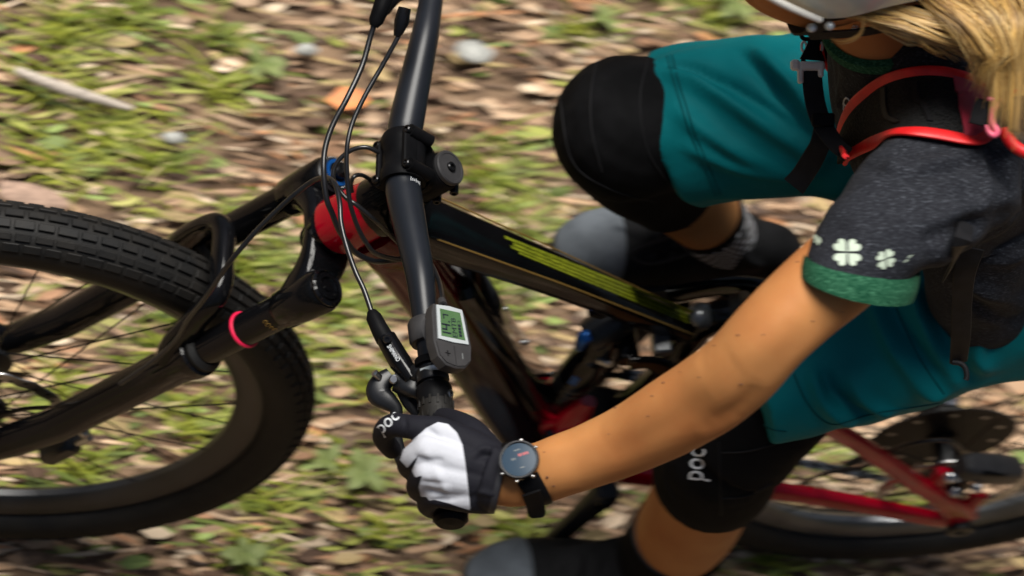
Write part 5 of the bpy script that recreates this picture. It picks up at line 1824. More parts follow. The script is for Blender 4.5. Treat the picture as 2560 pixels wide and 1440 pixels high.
for _ in range(12):
    H[1:-1, 1:-1] = 0.25 * (H[:-2, 1:-1] + H[2:, 1:-1] + H[1:-1, :-2] + H[1:-1, 2:])
    H[1:-1, 0] = 0.5 * H[1:-1, 0] + 0.25 * (H[:-2, 0] + H[2:, 0])
    H[1:-1, -1] = 0.5 * H[1:-1, -1] + 0.25 * (H[:-2, -1] + H[2:, -1])
    NN[1:-1] = 0.5 * NN[1:-1] + 0.25 * (NN[:-2] + NN[2:])
off = 0.007 + 0.006 * np.sin(np.linspace(0, math.pi, rows))[None, :, None]
TOP = H + NN * off
nu = len(UPS)


def sheet(mb, i0, i1, j0, j1, lift, thick):
    idx = {}
    V = []
    for i in range(i0, i1 + 1):
        for j in range(j0, j1 + 1):
            idx[i, j] = len(V)
            V.append(TOP[i, j] + NN[i, j] * lift)
    n0 = len(V)
    for i in range(i0, i1 + 1):
        for j in range(j0, j1 + 1):
            V.append(TOP[i, j] + NN[i, j] * (lift - thick))
    Fc = []
    for i in range(i0, i1):
        for j in range(j0, j1):
            q = (idx[i, j], idx[i + 1, j], idx[i + 1, j + 1], idx[i, j + 1])
            Fc += [q, tuple(k + n0 for k in q[::-1])]
    for i in range(i0, i1):
        for j in (j0, j1):
            Fc.append((idx[i, j], idx[i + 1, j], idx[i + 1, j] + n0, idx[i, j] + n0))
    for j in range(j0, j1):
        for i in (i0, i1):
            Fc.append((idx[i, j], idx[i, j + 1], idx[i, j + 1] + n0, idx[i, j] + n0))
    return mb.add(V, Fc)


def mesh_cloth():
    m = mat('black_spacer_mesh', (0.006, 0.006, 0.006), 0.7, spec=0.08)
    nt = m.node_tree
    tc = nt.nodes.new('ShaderNodeTexCoord')
    vo = nt.nodes.new('ShaderNodeTexVoronoi')
    vo.inputs['Scale'].default_value = 420
    nt.links.new(tc.outputs['Object'], vo.inputs['Vector'])
    rp = nt.nodes.new('ShaderNodeValToRGB')
    rp.color_ramp.elements[0].position, rp.color_ramp.elements[1].position = 0.25, 0.55
    rp.color_ramp.elements[0].color, rp.color_ramp.elements[1].color = (0.003, 0.003, 0.003, 1), (0.014, 0.014, 0.014, 1)
    nt.links.new(vo.outputs['Distance'], rp.inputs[0])
    nt.links.new(rp.outputs[0], nt.nodes['Principled BSDF'].inputs['Base Color'])
    bp = nt.nodes.new('ShaderNodeBump')
    bp.inputs['Strength'].default_value, bp.inputs['Distance'].default_value = 0.8, 0.0015
    nt.links.new(vo.outputs['Distance'], bp.inputs['Height'])
    nt.links.new(bp.outputs[0], nt.nodes['Principled BSDF'].inputs['Normal'])
    return m


MAT['mesh'] = mesh_cloth()
cut = int(nu * 0.80)
strap = obj('shoulder_strap', sheet(MB(), 0, cut, 0, rows - 1, 0.0, 0.006), MAT['mesh'], pack, 50)
obj('strap_end_patch', sheet(MB(), cut - 1, nu - 1, 0, rows - 1, 0.0015, 0.007), MAT['maroon'], strap, 50)
for i0 in (int(nu * 0.50), int(nu * 0.62)):
    obj('strap_rib', sheet(MB(), i0, i0 + 1, 1, rows - 2, 0.0022, 0.003), MAT['webbing'], strap, 50)
edge = [TOP[i, 0] for i in range(nu)]
obj('piping', MB().tube(edge, [(0.0022, 0.0032 + 0.0026 * min(1, i / 14)) for i in range(nu)], 14, ref=np.array([NN[i, 0] for i in range(nu)]), sup=2.6), MAT['piping'], strap)
edge = [TOP[i, rows - 1] for i in range(nu)]
obj('piping', MB().tube(edge, [(0.0024, 0.0026 + 0.0040 * min(1, i / 10)) for i in range(nu)], 14, ref=np.array([NN[i, rows - 1] for i in range(nu)]), sup=2.6), MAT['piping'], strap)


def ribbon(name, pts, w, mt, par, th=0.0012, bvh=None, off=0.004, k=6, ref=None):
    """flat webbing: (x, y, depth) or (x, y) laid on a surface"""
    P = []
    for q in pts:
        if bvh is not None:
            h_, n_ = hit(bvh, q[0], q[1])
            if h_ is None:
                h_, n_ = atd(q[0], q[1], 2.55), -FW
            P.append(h_ + n_ * off)
        else:
            P.append(atd(*q))
    ww = w if hasattr(w, '__len__') else [w] * len(P)
    return obj(name, MB().tube(P, [(th, q) for q in ww], 12, ref=FW if ref is None else ref, sup=4, k=k), mt, par)


lsp = [atd(2432, 276, 2.395), atd(2470, 284, 2.388), atd(2520, 288, 2.392), atd(2575, 290, 2.41)]
lsp += [lsp[-1] + (bc_ + TA * 0.14 - Y * 0.075 - lsp[-1]) * t_ for t_ in (0.5, 1.0)]
obj('load_strap', MB().tube(lsp, [(0.0012, 0.0115)] * 6, 12, ref=FW, sup=4, k=6), MAT['webbing'], strap)
# the other shoulder strap, over the rider's right shoulder
rs, rn = [bc_ + TA * 0.14 + Y * 0.075], [BN]
for q in ((0.80, 0.085, 1.34), (0.745, 0.092, 1.38), (0.70, 0.095, 1.385), (0.655, 0.092, 1.34), (0.638, 0.085, 1.27), (0.665, 0.088, 1.19), (0.72, 0.105, 1.12), (0.80, 0.135, 1.08)):
    l_, n_, i_, d_ = tb.find_nearest(Vector(q))
    n_ = np.array(n_)
    n_ = n_ if n_ @ (np.array(q) - np.array([0.75, 0.0, 1.24])) > 0 else -n_
    rs.append(np.array(l_) + n_ * 0.007)
    rn.append(n_)
rs_, _ = smooth(np.array(rs), 6, np.ones(len(rs)))
rn_ = smooth(np.array(rn), 6)
st2 = obj('shoulder_strap', MB().tube(rs_, [(0.004, 0.026)] * len(rs_), 16, ref=rn_, sup=4), MAT['mesh'], pack)
for sg in (-1, 1):
    ed = []
    for i in range(len(rs_)):
        t_ = nrm(rs_[min(i + 1, len(rs_) - 1)] - rs_[max(i - 1, 0)])
        ed.append(rs_[i] + np.cross(t_, nrm(rn_[i])) * sg * 0.027)
    obj('piping', MB().tube(ed, 0.0035, 10), MAT['piping'], st2)
ribbon('load_strap_end', [(2515, 290, 2.388), (2545, 285, 2.386), (2585, 280, 2.40)], [0.014, 0.0155, 0.015], MAT['webbing'], strap, 0.002)
obj('strap_hook', MB().tube([atd(x, y, 2.380) for x, y in ((2470, 247), (2482, 250), (2488, 262), (2480, 285), (2482, 310), (2492, 328), (2484, 338), (2472, 330), (2466, 312))], [0.0018, 0.0024, 0.0030, 0.0026, 0.0030, 0.0034, 0.0030, 0.0024, 0.0014], 10, k=5), MAT['pinkhook'], strap)
for pts in ([(2530, 220), (2516, 245), (2512, 262)], [(2512, 318), (2520, 345), (2545, 372), (2590, 390)]):
    obj('piping', MB().tube([atd(x, y, 2.392) for x, y in pts], 0.0058, 10, k=5), MAT['piping'], strap)
# sternum strap with its buckle and whistle
st_d = 2.575
ribbon('sternum_webbing', [(2040, 60, st_d + 0.03), (2038, 90, st_d)], 0.0095, MAT['webbing'], pack)
bk = obj('buckle', MB().tube([atd(2036, 98, st_d), atd(2034, 112, st_d), atd(2030, 128, st_d), atd(2028, 150, st_d)], [(0.0028, 0.0065), (0.0032, 0.0060), (0.0030, 0.0075), (0.0030, 0.0110)], 16, ref=FW, sup=3.5), MAT['matte'], pack)
obj('buckle_loop', MB().tube([atd(x, y, st_d) for x, y in ((2006, 74), (2003, 86), (2008, 96), (2020, 98), (2040, 98), (2058, 98), (2060, 84), (2056, 74))], 0.0020, 10, k=3), MAT['matte'], bk)
for x_ in (2010, 2050):
    obj('release_tab', MB().tube([atd(x_ + 6 * math.cos(a), 117 + 13 * math.sin(a), st_d) for a in np.linspace(0, 2 * math.pi, 16)], 0.0012, 8), MAT['whiteplastic'], bk)
    obj('buckle_prong', MB().tube([atd(x_ + (6 if x_ < 2030 else -2), 128, st_d), atd(x_ + (-2 if x_ < 2030 else 6), 148, st_d), atd(x_ + (0 if x_ < 2030 else 6), 156, st_d)], 0.0022, 10, k=4), MAT['matte'], bk)
wh = MB()
wh.box(atd(2031, 165, st_d - 0.003), CR * 0.0118, CU * 0.0044, FW * 0.0035, 0.5)
wh.box(atd(1988, 163, st_d - 0.003), CR * 0.0045, CU * 0.0052, FW * 0.0035, 0.6)
wh.box(atd(2001, 190, st_d - 0.003), CR * 0.0028, CU * 0.0072, FW * 0.0033, 0.5)
wh.box(atd(2052, 180, st_d - 0.003), CR * 0.0026, CU * 0.0050, FW * 0.0033, 0.5)
obj('whistle', voxel(wh, 0.0007, 3), MAT['whiteplastic'], pack, 60)
ribbon('sternum_webbing', [(2030, 172, st_d), (2032, 215, st_d), (2040, 265, st_d - 0.005), (2058, 315, st_d - 0.01), (2090, 360, st_d - 0.02), (2118, 385, st_d - 0.03)], [0.0095, 0.0095, 0.0095, 0.009, 0.008, 0.007], MAT['webbing'], pack)
obj('strap_slider', MB().box(atd(2058, 300, st_d - 0.012), CR * 0.0105, CU * 0.0065, FW * 0.003, 0.5), MAT['matte'], pack)
ribbon('strap_tail', [(2062, 310, st_d - 0.006), (2050, 360, st_d), (2030, 400, st_d + 0.01), (2005, 440, st_d + 0.02), (1984, 466, st_d + 0.025)], [0.0095, 0.0095, 0.0105, 0.0105, 0.0115], MAT['webbing'], pack)
ribbon('waist_strap', [(2400, 560), (2384, 620), (2372, 680)], 0.008, MAT['webbing'], pack, bvh=tb, off=0.006)
sbv = bvh_of(shorts_me)
ribbon('waist_strap', [(2430, 620, 2.60), (2412, 680, 2.62), (2405, 760, 2.66), (2402, 840, 2.70), (2396, 905, 2.74)], [0.012, 0.011, 0.010, 0.010, 0.009], MAT['webbing'], pack)
obj('strap_loop_end', MB().tube([atd(x, y, 2.735) for x, y in ((2380, 905), (2400, 908), (2413, 920), (2417, 940), (2414, 950))], 0.0028, 10, k=5), MAT['webbing'], pack)

# ================================================================== helmet
hel = thing('bicycle_helmet', tuple(hp(0, 0, 0.05)), 'pale grey mountain bike helmet on the rider\'s head', 'helmet')
V, Fc = [], []
nu_, nv_ = 64, 14
HCN = (-0.008, 0, 0.030)
HR = (0.132, 0.100, 0.118)


def rim_u(a):
    """height of the helmet's lower edge round the head (a = 0 at the brow)"""
    c_ = math.cos(a)
    return -0.002 + 0.030 * max(0, c_) ** 2 - 0.052 * math.exp(-((abs(math.remainder(a, 2 * math.pi)) - 1.15) / 0.36) ** 2) * 0.75 - 0.055 * max(0, -c_) ** 1.5 - 0.0


for th in (0.0, 0.016):
    for j in range(nv_):
        for i in range(nu_):
            a = 2 * math.pi * i / nu_
            lo_ = math.asin(max(-0.9, min(0.9, rim_u(a) / HR[2])))
            ph = lo_ + (math.pi / 2 - lo_) * j / (nv_ - 1) * 0.985
            k_ = 1 - th / 0.11
            bump_ = 1 + (0.018 * math.cos(6 * a) * math.sin(2 * ph) if th == 0 else 0)
            V.append(hp(HCN[0] + HR[0] * k_ * bump_ * math.cos(ph) * math.cos(a), HR[1] * k_ * bump_ * math.cos(ph) * math.sin(a), HCN[2] + HR[2] * k_ * math.sin(ph)))
for b0, fl in ((0, False), (nu_ * nv_, True)):
    for j in range(nv_ - 1):
        for i in range(nu_):
            q = (b0 + j * nu_ + i, b0 + j * nu_ + (i + 1) % nu_, b0 + (j + 1) * nu_ + (i + 1) % nu_, b0 + (j + 1) * nu_ + i)
            Fc.append(q[::-1] if fl else q)
for i in range(nu_):
    Fc.append((i, (i + 1) % nu_, nu_ * nv_ + (i + 1) % nu_, nu_ * nv_ + i)[::-1])
hsm = MB().add(V, Fc)
shell = obj('shell', hsm, MAT['helmet'], hel, 50)
hb_ = bvh_of(shell.data)
obj('visor', MB().tube([hp(0.095, 0, 0.085), hp(0.135, 0, 0.090), hp(0.185, 0, 0.082), hp(0.205, 0, 0.076)], [(0.006, 0.092), (0.005, 0.094), (0.004, 0.075), (0.003, 0.050)], 28, ref=HUP, k=5, sup=3), MAT['helmet'], hel)
obj('visor_arm', MB().tube([hp(0.110, -0.080, 0.055), hp(0.075, -0.091, 0.030), hp(0.040, -0.0985, 0.008)], [0.0035, 0.0035, 0.003], 10, k=5), MAT['whiteplastic'], hel)
for q in (0.030, 0.046):
    obj('visor_screw', MB().ball(hp(q, -0.0985, -0.004), 0.0042, 12), MAT['silver'], hel)
for ang in (-0.75, -0.35, 0.0, 0.35, 0.75):
    pts = []
    for ph in np.linspace(0.75, 1.9, 8):
        pts.append(hp(HCN[0] + HR[0] * 1.0 * math.cos(ph), HR[1] * math.sin(ang) * 0.9, HCN[2] + HR[2] * math.sin(ph) * math.cos(ang) * 1.005))
    obj('vent', MB().tube(pts, [(0.004, 0.004)] + [(0.006, 0.010)] * 6 + [(0.004, 0.004)], 12, k=3), MAT['matte'], hel)
obj('inner_band', MB().tube([hp(0.098 * math.cos(a) - 0.006, 0.080 * math.sin(a), rim_u(a) + 0.008) for a in np.linspace(-math.pi, math.pi, 40)], [(0.010, 0.004)] * 40, 10, ref=HUP), MAT['matte'], hel)
for s in (-1, 1):
    cs = [hp(0.030, s * 0.086, -0.010), hp(0.030, s * 0.078, -0.045), hp(0.034, s * 0.062, -0.080), hp(0.030, s * 0.030, -0.112), hp(0.030, 0.0, -0.118)]
    obj('chin_strap', MB().tube(cs, [(0.0012, 0.0085)] * 5, 12, ref=HS, sup=4, k=6), MAT['webbing'], hel)
    obj('chin_strap', MB().tube([hp(-0.055, s * 0.086, -0.010), hp(-0.025, s * 0.082, -0.050), hp(0.030, s * 0.066, -0.078)], [(0.0012, 0.0080)] * 3, 12, ref=HS, sup=4, k=6), MAT['webbing'], hel)
text_decal('helmet_lettering', 'POC', (2332, 18), (60, -12), (4, -30), hb_, MAT['matte'], shell, 0.0008, 0.25)

er = thing('earring', tuple(hp(-0.004, -0.088, -0.030)), 'small sparkling stud earring in the left ear', 'earring')
h_, n_ = hit(abv, 2140, 66)
ep = atd(2140, 66, 2.365) if h_ is None else h_ + n_ * 0.002
em = MB().ball(ep, 0.0022, 10)
for i in range(6):
    a = 2 * math.pi * i / 6
    em.ball(ep + (CR * math.cos(a) + CU * math.sin(a)) * 0.0026, 0.0014, 8)
obj('stud', em, MAT['earring'], er, 20)

# ---- hair, streaming back from under the helmet
hm = MB()
cols = []


def strand(pts, r, c):
    n0 = hm.n
    P = smooth(np.array(pts), 5)
    m = len(P)
    t = np.linspace(0, 1, m)
    hm.tube(P, r * (0.55 + 0.45 * np.sin(np.clip(t * 1.15 + 0.15, 0, 1) * math.pi)) * (1 - 0.6 * t ** 4), 5, cap=False)
    cols.append((hm.n - n0, c))


def hcol():
    t = random.random()
    a, b = np.array((0.66, 0.41, 0.12)), np.array((0.20, 0.09, 0.022))
    if random.random() < 0.25:
        a = np.array((0.80, 0.58, 0.24))
    return a + (b - a) * t ** 1.6


g = random.gauss
for L in range(18):                                    # locks blown straight back
    y0, y1, y2 = g(34, 9), g(70, 20), g(86, 34)
    d0 = 2.372 + random.random() * 0.02
    xe = random.uniform(2330, 2560)
    for i in range(13):
        j, q = g(0, 4), g(0, 5)
        strand([atd(2128 + g(0, 12), y0 + j * 0.6, d0 + 0.012), atd(2200 + g(0, 6), (y0 + y1) / 2 + j, d0), atd(2280 + g(0, 8), y1 + j + q * 0.4, d0 - 0.004), atd((2280 + xe) / 2, (y1 + y2) / 2 + 8 + j + q, d0), atd(xe + g(0, 14), y2 + q * 2 + j, d0 + 0.01)], 0.00055, hcol())
for L in range(58):                                    # the falling mass over the shoulder
    x0 = random.uniform(2300, 2640)
    x1 = 2436 + (x0 - 2300) * 0.42 + g(0, 16)
    x2 = 2462 + (x0 - 2300) * 0.30 + g(0, 16)
    ye = (165 + 50 * random.random()) if x2 < 2485 else (205 + 90 * random.random() + (40 if x2 > 2530 else 0))
    d0 = 2.36 + random.random() * 0.055
    for i in range(26):
        j = g(0, 8)
        strand([atd(x0 - 60 + j, -70 + g(0, 10), d0 + 0.03), atd(x0 - 10 + j * 1.5, -10 + g(0, 8), d0 + 0.005), atd((x0 + x1) / 2 + 20 + j * 1.6, 55 + g(0, 6), d0 - 0.01), atd(x1 + 12 + j * 1.3, 125 + g(0, 6), d0 - 0.008), atd(x2 + j, min(185, ye - 22) + g(0, 8), d0), atd(x2 - 8 + j * 1.3, ye + g(0, 22), d0 + 0.008)], 0.00045, hcol())
for L in range(14):                                    # loose arcs over the shirt
    x0, ye = random.uniform(2180, 2300), random.uniform(60, 130)
    d0 = 2.375
    for i in range(3):
        j = g(0, 5)
        strand([atd(x0, 20 + j, d0), atd(x0 + 90, 50 + j, d0 - 0.006), atd(x0 + 190, ye - 14 + j, d0 - 0.006), atd(x0 + 280 + g(0, 20), ye + j, d0 + 0.004)], 0.0006, hcol())
for L in range(5):                                     # wisps by the jaw
    j = g(0, 3)
    strand([atd(2160, 45 + j, 2.36), atd(2150, 85 + j, 2.375), atd(2110, 104 + j, 2.40), atd(2076, 98 + j, 2.42)], 0.0006, hcol())
hair_me = hm.mesh('hair')
ca_ = hair_me.color_attributes.new('tone', 'FLOAT_COLOR', 'POINT')
arr = np.concatenate([np.tile(np.r_[c, 1.0], (n_, 1)) for n_, c in cols])
ca_.data.foreach_set('color', arr.ravel())
MAT['hair'] = mat('blonde_hair', (1, 1, 1), 0.38, spec=0.6, attr='tone')
hair = obj('hair', hair_me, MAT['hair'], rider, 180)
# the hair gathered under the helmet at the nape
obj('hair_root', MB().tube([hp(-0.04, 0, 0.03), hp(-0.085, 0, -0.010), hp(-0.120, -0.02, -0.035), hp(-0.165, -0.03, -0.05)], [(0.07, 0.066), (0.045, 0.056), (0.028, 0.040), (0.012, 0.018)], 24, ref=HUP, k=5), mat('blonde_root', (0.26, 0.14, 0.04), 0.5, col2=(0.14, 0.065, 0.018), vscale=120, stretch=(1, 6, 6), bump=0.5, bscale=220), hair)

# ================================================================== the forest floor
def atz(px, py, z=0.0):
    d = ray(px, py)
    return CAMP + d * ((z - CAMP[2]) / d[2])


NX = 170
gx, gy = np.meshgrid(np.linspace(-7, 9, NX), np.linspace(-7, 8, NX), indexing='ij')


def relief(x, y):
    return 0.012 * np.sin(3.1 * x + 1.3 * np.sin(2.3 * y)) * np.cos(2.7 * y + 0.8) + 0.006 * np.sin(9 * x + 2) * np.sin(8 * y + 5 * np.sin(4 * x)) - 0.018


gz = relief(gx, gy)
V = np.c_[gx.ravel(), gy.ravel(), gz.ravel()]
Fc = [(i * NX + j, (i + 1) * NX + j, (i + 1) * NX + j + 1, i * NX + j + 1) for i in range(NX - 1) for j in range(NX - 1)]
gmb = MB().add(V, Fc)
B_ = 120.0
c4 = [(-7, -7), (9, -7), (9, 8), (-7, 8)]
o4 = [(-B_, -B_), (B_, -B_), (B_, B_), (-B_, B_)]
gmb.add([(x, y, -0.03) for x, y in c4] + [(x, y, -0.03) for x, y in o4], [(0, 4, 5, 1), (1, 5, 6, 2), (2, 6, 7, 3), (3, 7, 4, 0)])
MAT['soil'] = mat('forest_soil', (0.07, 0.04, 0.022), 0.9, col2=(0.22, 0.14, 0.08), vscale=16, bump=0.8, bscale=60, bdist=0.01)
gnd = obj('ground', gmb, MAT['soil'], None, 180)
gnd['kind'] = 'structure'

TUFT = [(190, 60, 130), (290, 330, 150), (140, 400, 90), (560, 215, 70), (640, 650, 130), (1235, 440, 130), (1470, 80, 60), (1800, 40, 90), (700, 960, 100), (880, 740, 90), (500, 1070, 120), (200, 1190, 90), (880, 1180, 80),
        (620, 1400, 70), (1250, 720, 90), (2050, 1120, 60), (420, 400, 60), (960, 960, 70), (330, 30, 70), (620, 540, 70), (430, 880, 90), (180, 1000, 80), (700, 1250, 70), (1880, 640, 60), (1560, 520, 70), (1330, 560, 80), (120, 180, 80), (760, 860, 80), (980, 1330, 60), (1300, 1330, 60), (2300, 1240, 60), (1940, 1420, 60), (560, 90, 60)]
tc_ = np.array([np.r_[atz(x, y)[:2], r / 1790] for x, y, r in TUFT])
extra = np.c_[RNG.uniform(-1.6, 3.8, 150), RNG.uniform(-2.0, 2.8, 150), RNG.uniform(0.03, 0.09, 150)]
vis = pix(np.c_[extra[:, :2], np.zeros(150)])
extra = extra[(vis[:, 0] < -40) | (vis[:, 0] > 2600) | (vis[:, 1] < -40) | (vis[:, 1] > 1480)]
tc_ = np.r_[tc_, extra]

def green(x, y):
    """how mossy the floor is at a spot, 0..1"""
    g_ = np.zeros(len(x))
    for cx, cy, r in tc_:
        g_ = np.maximum(g_, np.exp(-((x - cx) ** 2 + ((y - cy) * 1.5) ** 2) / (1.5 * r) ** 2))
    n_ = 0.5 + 0.25 * np.sin(7 * x + 3 * np.sin(5 * y)) + 0.25 * np.sin(11 * y + 4 * np.sin(6 * x + 1))
    side = np.clip(1.0 - (x - 0.2) / 1.6, 0.25, 1)
    return np.clip(0.75 * g_ + 0.42 * n_ * side, 0, 1)


# leaf litter: tens of thousands of curled dead leaves, bark strips, needles and small herbs swept along the trail
lv, lf, lcol = [], [], []
nl = 46000
px_, py_ = RNG.uniform(-1.0, 3.0, nl), RNG.uniform(-1.0, 2.0, nl)
nm_ = 24000                                           # the litter goes on, thinning out, all round
px_, py_ = np.r_[px_, RNG.normal(1.0, 2.1, nm_)], np.r_[py_, RNG.normal(0.5, 1.9, nm_)]
keep = np.ones(nl + nm_, bool)
keep[nl:] = ~((np.abs(px_[nl:] - 1.0) < 2.0) & (np.abs(py_[nl:] - 0.5) < 1.5))
px_, py_ = px_[keep], py_[keep]
nl = len(px_)
pal = np.array([(0.38, 0.24, 0.14), (0.48, 0.33, 0.21), (0.26, 0.14, 0.075), (0.54, 0.42, 0.29), (0.085, 0.045, 0.025), (0.36, 0.26, 0.12), (0.42, 0.20, 0.09), (0.14, 0.085, 0.05), (0.52, 0.40, 0.28)])
pw = np.array([0.2, 0.16, 0.13, 0.07, 0.16, 0.12, 0.04, 0.12, 0.05])
gpal = np.array([(0.16, 0.19, 0.025), (0.24, 0.25, 0.05), (0.09, 0.12, 0.018), (0.32, 0.30, 0.09), (0.20, 0.26, 0.07)])
ci = RNG.choice(len(pal), nl, p=pw / pw.sum())
gi = RNG.choice(len(gpal), nl)
isg = RNG.random(nl) < 0.62 * green(px_, py_)
zz = relief(px_, py_)
th = RNG.normal(-0.02, 0.20, nl)
kind = RNG.random(nl)
L = RNG.uniform(0.008, 0.026, nl) * np.where(kind > 0.42, 2.0, 1) * np.where(RNG.random(nl) < 0.05, 1.7, 1)
W = np.where(kind > 0.42, RNG.uniform(0.0012, 0.0034, nl), L * RNG.uniform(0.22, 0.48, nl))
tx, ty = RNG.normal(0, 0.22, nl), RNG.normal(0, 0.30, nl)
cu = RNG.uniform(-0.3, 0.5, nl) * W
f = np.c_[np.cos(th), np.sin(th), tx] * L[:, None]
s_ = np.c_[-np.sin(th), np.cos(th), ty] * W[:, None]
c = np.c_[px_, py_, zz + RNG.uniform(0.002, 0.020, nl)]
up = np.c_[np.zeros(nl), np.zeros(nl), cu]
lv = np.stack([c - f, c - f * 0.4 - s_ + up, c - f * 0.4 + s_ + up, c + f * 0.4 - s_ * 0.85 + up, c + f * 0.4 + s_ * 0.85 + up, c + f, c - f * 0.4, c + f * 0.4], 1).reshape(-1, 3)
pat = [(0, 1, 6), (0, 6, 2), (1, 3, 7, 6), (6, 7, 4, 2), (3, 5, 7), (7, 5, 4)]
lf = [tuple(k + 8 * i for k in q) for i in range(nl) for q in pat]
lcol = np.where(isg[:, None], gpal[gi], pal[ci]) * RNG.uniform(0.65, 1.40, nl)[:, None]
me = bpy.data.meshes.new('leaf_litter')
me.from_pydata(lv.tolist(), [], lf)
at_ = me.color_attributes.new('tone', 'FLOAT_COLOR', 'POINT')
at_.data.foreach_set('color', np.repeat(np.c_[lcol, np.ones(nl)], 8, axis=0).ravel())
MAT['leaf'] = mat('dead_leaf', (1, 1, 1), 0.75, attr='tone')
lit = obj('leaf_litter', me, MAT['leaf'], None, 20)
lit['kind'] = 'stuff'
lit['label'] = 'brown leaf litter and bark flakes covering the forest floor'

gvv, gff, gcc = [], [], []
n0 = 0
for x, y, r in tc_:
    nb_ = int(110 * (r / 0.06) ** 1.3)
    tone = RNG.uniform(0, 1)
    for _ in range(nb_):
        a, q = RNG.uniform(0, 2 * math.pi), abs(RNG.normal(0, r * 0.65))
        bx, by = x + q * math.cos(a), y + q * math.sin(a)
        h = RNG.uniform(0.012, 0.05)
        th = RNG.normal(0, 0.35) + (math.pi if RNG.random() < 0.5 else 0)
        ln = RNG.uniform(0.8, 2.0) * h
        w = RNG.uniform(0.0012, 0.0030)
        d = np.array([math.cos(th), math.sin(th), 0])
        s = np.array([-d[1], d[0], 0]) * w
        b0 = np.array([bx, by, relief(bx, by) - 0.003])
        b1 = b0 + d * ln * 0.35 + np.array([0, 0, h * 0.65])
        b2 = b0 + d * ln + np.array([0, 0, h * RNG.uniform(0.7, 1.0)])
        gvv += [b0 - s, b0 + s, b1 - s * 0.9, b1 + s * 0.9, b2]
        gff += [(n0, n0 + 1, n0 + 3, n0 + 2), (n0 + 2, n0 + 3, n0 + 4)]
        n0 += 5
        t = np.clip(tone * 0.5 + RNG.uniform(0, 0.6), 0, 1)
        gcc.append(np.array((0.075, 0.12, 0.004)) * (1 - t) + np.array((0.27, 0.28, 0.03)) * t if RNG.random() > 0.06 else np.array((0.42, 0.34, 0.16)))
me = bpy.data.meshes.new('grass')
me.from_pydata([tuple(v) for v in gvv], [], gff)
at_ = me.color_attributes.new('tone', 'FLOAT_COLOR', 'POINT')
at_.data.foreach_set('color', np.repeat(np.c_[np.array(gcc), np.ones(len(gcc))], 5, axis=0).ravel())
MAT['grass'] = mat('grass_blades', (1, 1, 1), 0.6, attr='tone')
gr = obj('grass', me, MAT['grass'], None, 180)
gr['kind'] = 'stuff'
gr['label'] = 'yellow-green tufts of grass growing through the leaf litter'

# things lying about that can be told apart
stk = MB()
pts = [atz(40, 175, 0.015), atz(120, 208, 0.020), atz(210, 238, 0.018), atz(330, 272, 0.014)]
stk.tube(pts, [0.006, 0.0085, 0.008, 0.004], 10, k=5)
tag(obj('fallen_branch', stk, mat('bleached_wood', (0.42, 0.36, 0.30), 0.8, var=0.3, vscale=40, stretch=(1, 8, 1), bump=0.5, bscale=90), None), 'pale bleached branch lying among the grass at the upper left', 'branch')
for x, y, a, b, lab in ((1185, 130, 0.030, 0.020, 'pale flat stone lying between the handlebar and the black knee pad'), (765, 125, 0.018, 0.010, 'small bluish pebble just left of the brake cable at the top'), (435, 345, 0.018, 0.009, 'small white pebble beside the grass tuft above the fork')):
    P = atz(x, y, 0.012)
    sm_ = MB().ball(P, (a, b, 0.012), 14)
    v_ = sm_.v[0]
    v_ += 0.002 * np.sin(v_ * 260)[:, [1, 2, 0]]
    tag(obj('stone', sm_, mat('pale_stone', (0.36, 0.36, 0.33), 0.85, var=0.3, vscale=60), None), lab, 'stone')
P = atz(865, 250, 0.02)
lfm = MB().add([P + np.array(q) for q in ((-0.03, -0.004, 0.0), (-0.008, 0.018, 0.006), (0.02, 0.014, 0.010), (0.034, 0.0, 0.004), (0.018, -0.016, 0.012), (-0.01, -0.02, 0.006), (0.0, 0.0, 0.0))], [(6, i, (i + 1) % 6) for i in range(6)][::-1])
tag(obj('orange_leaf', lfm, mat('orange_leaf', (0.62, 0.22, 0.07), 0.6, var=0.15, vscale=80), None), 'bright orange fallen leaf seen between the two brake cables', 'leaf')

bk_ = MB().tube([atz(0, 470, 0.010), atz(60, 486, 0.016), atz(130, 500, 0.014), atz(170, 512, 0.008)], [(0.005, 0.012), (0.006, 0.018), (0.005, 0.015), (0.002, 0.006)], 12, ref=(0, 0, 1), k=4)
tag(obj('bark_piece', bk_, mat('pinkish_bark', (0.33, 0.22, 0.16), 0.85, var=0.3, vscale=50, stretch=(1, 6, 1), bump=0.6, bscale=80), None), 'broad pinkish piece of bark lying above the front tyre', 'bark')

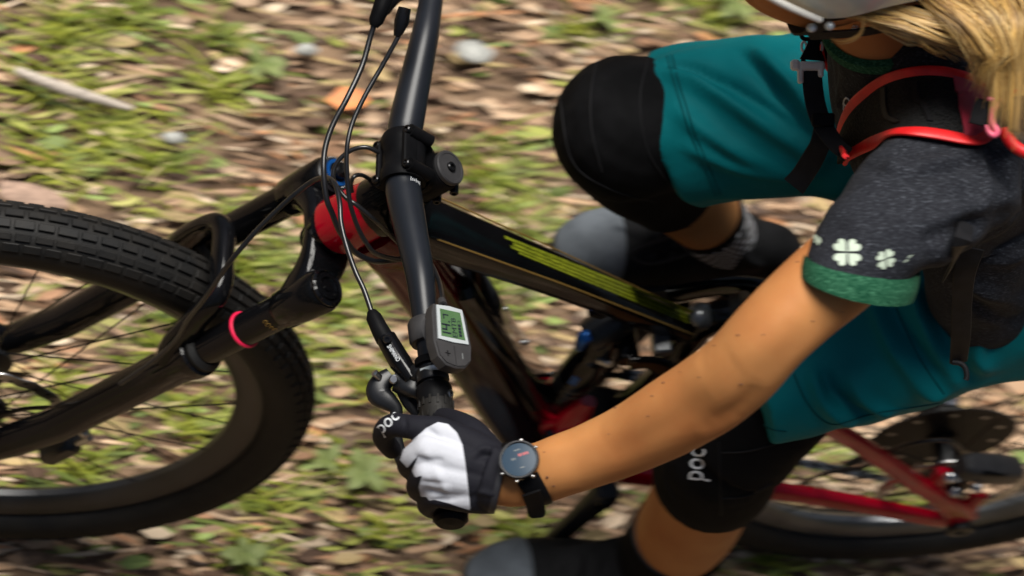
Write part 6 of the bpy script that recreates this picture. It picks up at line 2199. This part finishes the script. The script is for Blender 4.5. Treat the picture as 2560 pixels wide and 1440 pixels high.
# low broad-leaved herbs that stand out from the litter
lm_ = MB()
V, Fc = [], []
for i in range(6):
    t_ = i / 5
    w_ = 0.30 * math.sin(math.pi * min(0.97, t_ * 0.94 + 0.03)) ** 0.8
    z_ = 0.18 * math.sin(math.pi * t_ * 0.7)
    V += [(t_, -w_, z_ + w_ * 0.25), (t_, 0, z_), (t_, w_, z_ + w_ * 0.25)]
for i in range(5):
    a = 3 * i
    Fc += [(a, a + 3, a + 4, a + 1), (a + 1, a + 4, a + 5, a + 2)]
lm_.add(V, Fc)
leaf_me = lm_.mesh('leaf')
finish(leaf_me, 60)
leaf_me.materials.append(mat('herb_leaf', (0.09, 0.13, 0.025), 0.7, col2=(0.17, 0.20, 0.06), vscale=3))
for (x, y), k_, sz, lab in (((905, 1190), 5, 0.034, 'bright green herb on the ground just left of the gloved hand'), ((812, 1160), 4, 0.026, 'small green herb close beside the front tyre, below the brake lever'), ((650, 165), 4, 0.034, 'pale green herb between the fallen branch and the orange leaf'),
                           ((600, 1400), 5, 0.030, 'green herb at the bottom edge under the front wheel'), ((1815, 30), 5, 0.034, 'green herb at the top edge beside the helmet'), ((1500, 60), 4, 0.024, 'little green herb at the top edge, above the black knee pad')):
    P = atz(x, y, 0.004)
    P[2] = relief(P[0], P[1])
    hb = thing('herb', tuple(P), lab, 'herb', 'green herbs in the leaf litter')
    obj('stem', MB().tube([P, P + (0, 0, 0.02), P + (0.002, 0.001, 0.032)], [0.0012, 0.0010, 0.0008], 6), MAT['grass'] if False else leaf_me.materials[0], hb)
    for q in range(k_):
        a_ = 2 * math.pi * q / k_ + random.random()
        m_ = Matrix.Translation(Vector(P + np.array([0, 0, 0.024 + 0.003 * q]))) @ Matrix.Rotation(a_, 4, 'Z') @ Matrix.Rotation(random.uniform(-0.3, 0.2), 4, 'Y') @ Matrix.Scale(sz * random.uniform(0.8, 1.2), 4)
        inst('leaf', leaf_me, m_, hb)

# ---- unseen ring of trees, added to darken reflections and cut horizon light
fr = MB()
for i in range(22):
    a_, r_ = 2 * math.pi * i / 22 + random.uniform(-0.1, 0.1), random.uniform(6.0, 9.0)
    b_ = np.array([0.8 + r_ * math.cos(a_), 0.3 + r_ * math.sin(a_), -0.05])
    lean = np.array([random.uniform(-0.3, 0.3), random.uniform(-0.3, 0.3), 0])
    fr.tube([b_, b_ + lean * 0.4 + (0, 0, 2.5), b_ + lean + (0, 0, 5.5)], [0.16, 0.12, 0.06], 8, k=2)
nq = 15000
ang, rad_ = RNG.uniform(0, 2 * math.pi, nq), 5.2 + 4.5 * RNG.random(nq) ** 0.8
hgt = 6.5 * RNG.random(nq) ** 1.4
cc_ = np.c_[0.8 + rad_ * np.cos(ang), 0.3 + rad_ * np.sin(ang), hgt]
u1 = RNG.normal(size=(nq, 3))
u1 /= np.linalg.norm(u1, axis=1)[:, None]
u2 = np.cross(u1, RNG.normal(size=(nq, 3)))
u2 /= np.linalg.norm(u2, axis=1)[:, None]
sz_ = RNG.uniform(0.10, 0.26, nq)[:, None]
Vq = np.stack([cc_ - u1 * sz_, cc_ - u2 * sz_ * 0.5, cc_ + u1 * sz_, cc_ + u2 * sz_ * 0.5], 1).reshape(-1, 3)
fr.add(Vq, [(4 * i, 4 * i + 1, 4 * i + 2, 4 * i + 3) for i in range(nq)])
wood = obj('forest', fr, mat('dark_foliage_and_bark', (0.022, 0.034, 0.010), 0.7, col2=(0.06, 0.075, 0.02), vscale=2.5, spec=0.2), None, 20)
wood['kind'] = 'stuff'
wood['label'] = 'unseen ring of dark trees added to darken reflections'
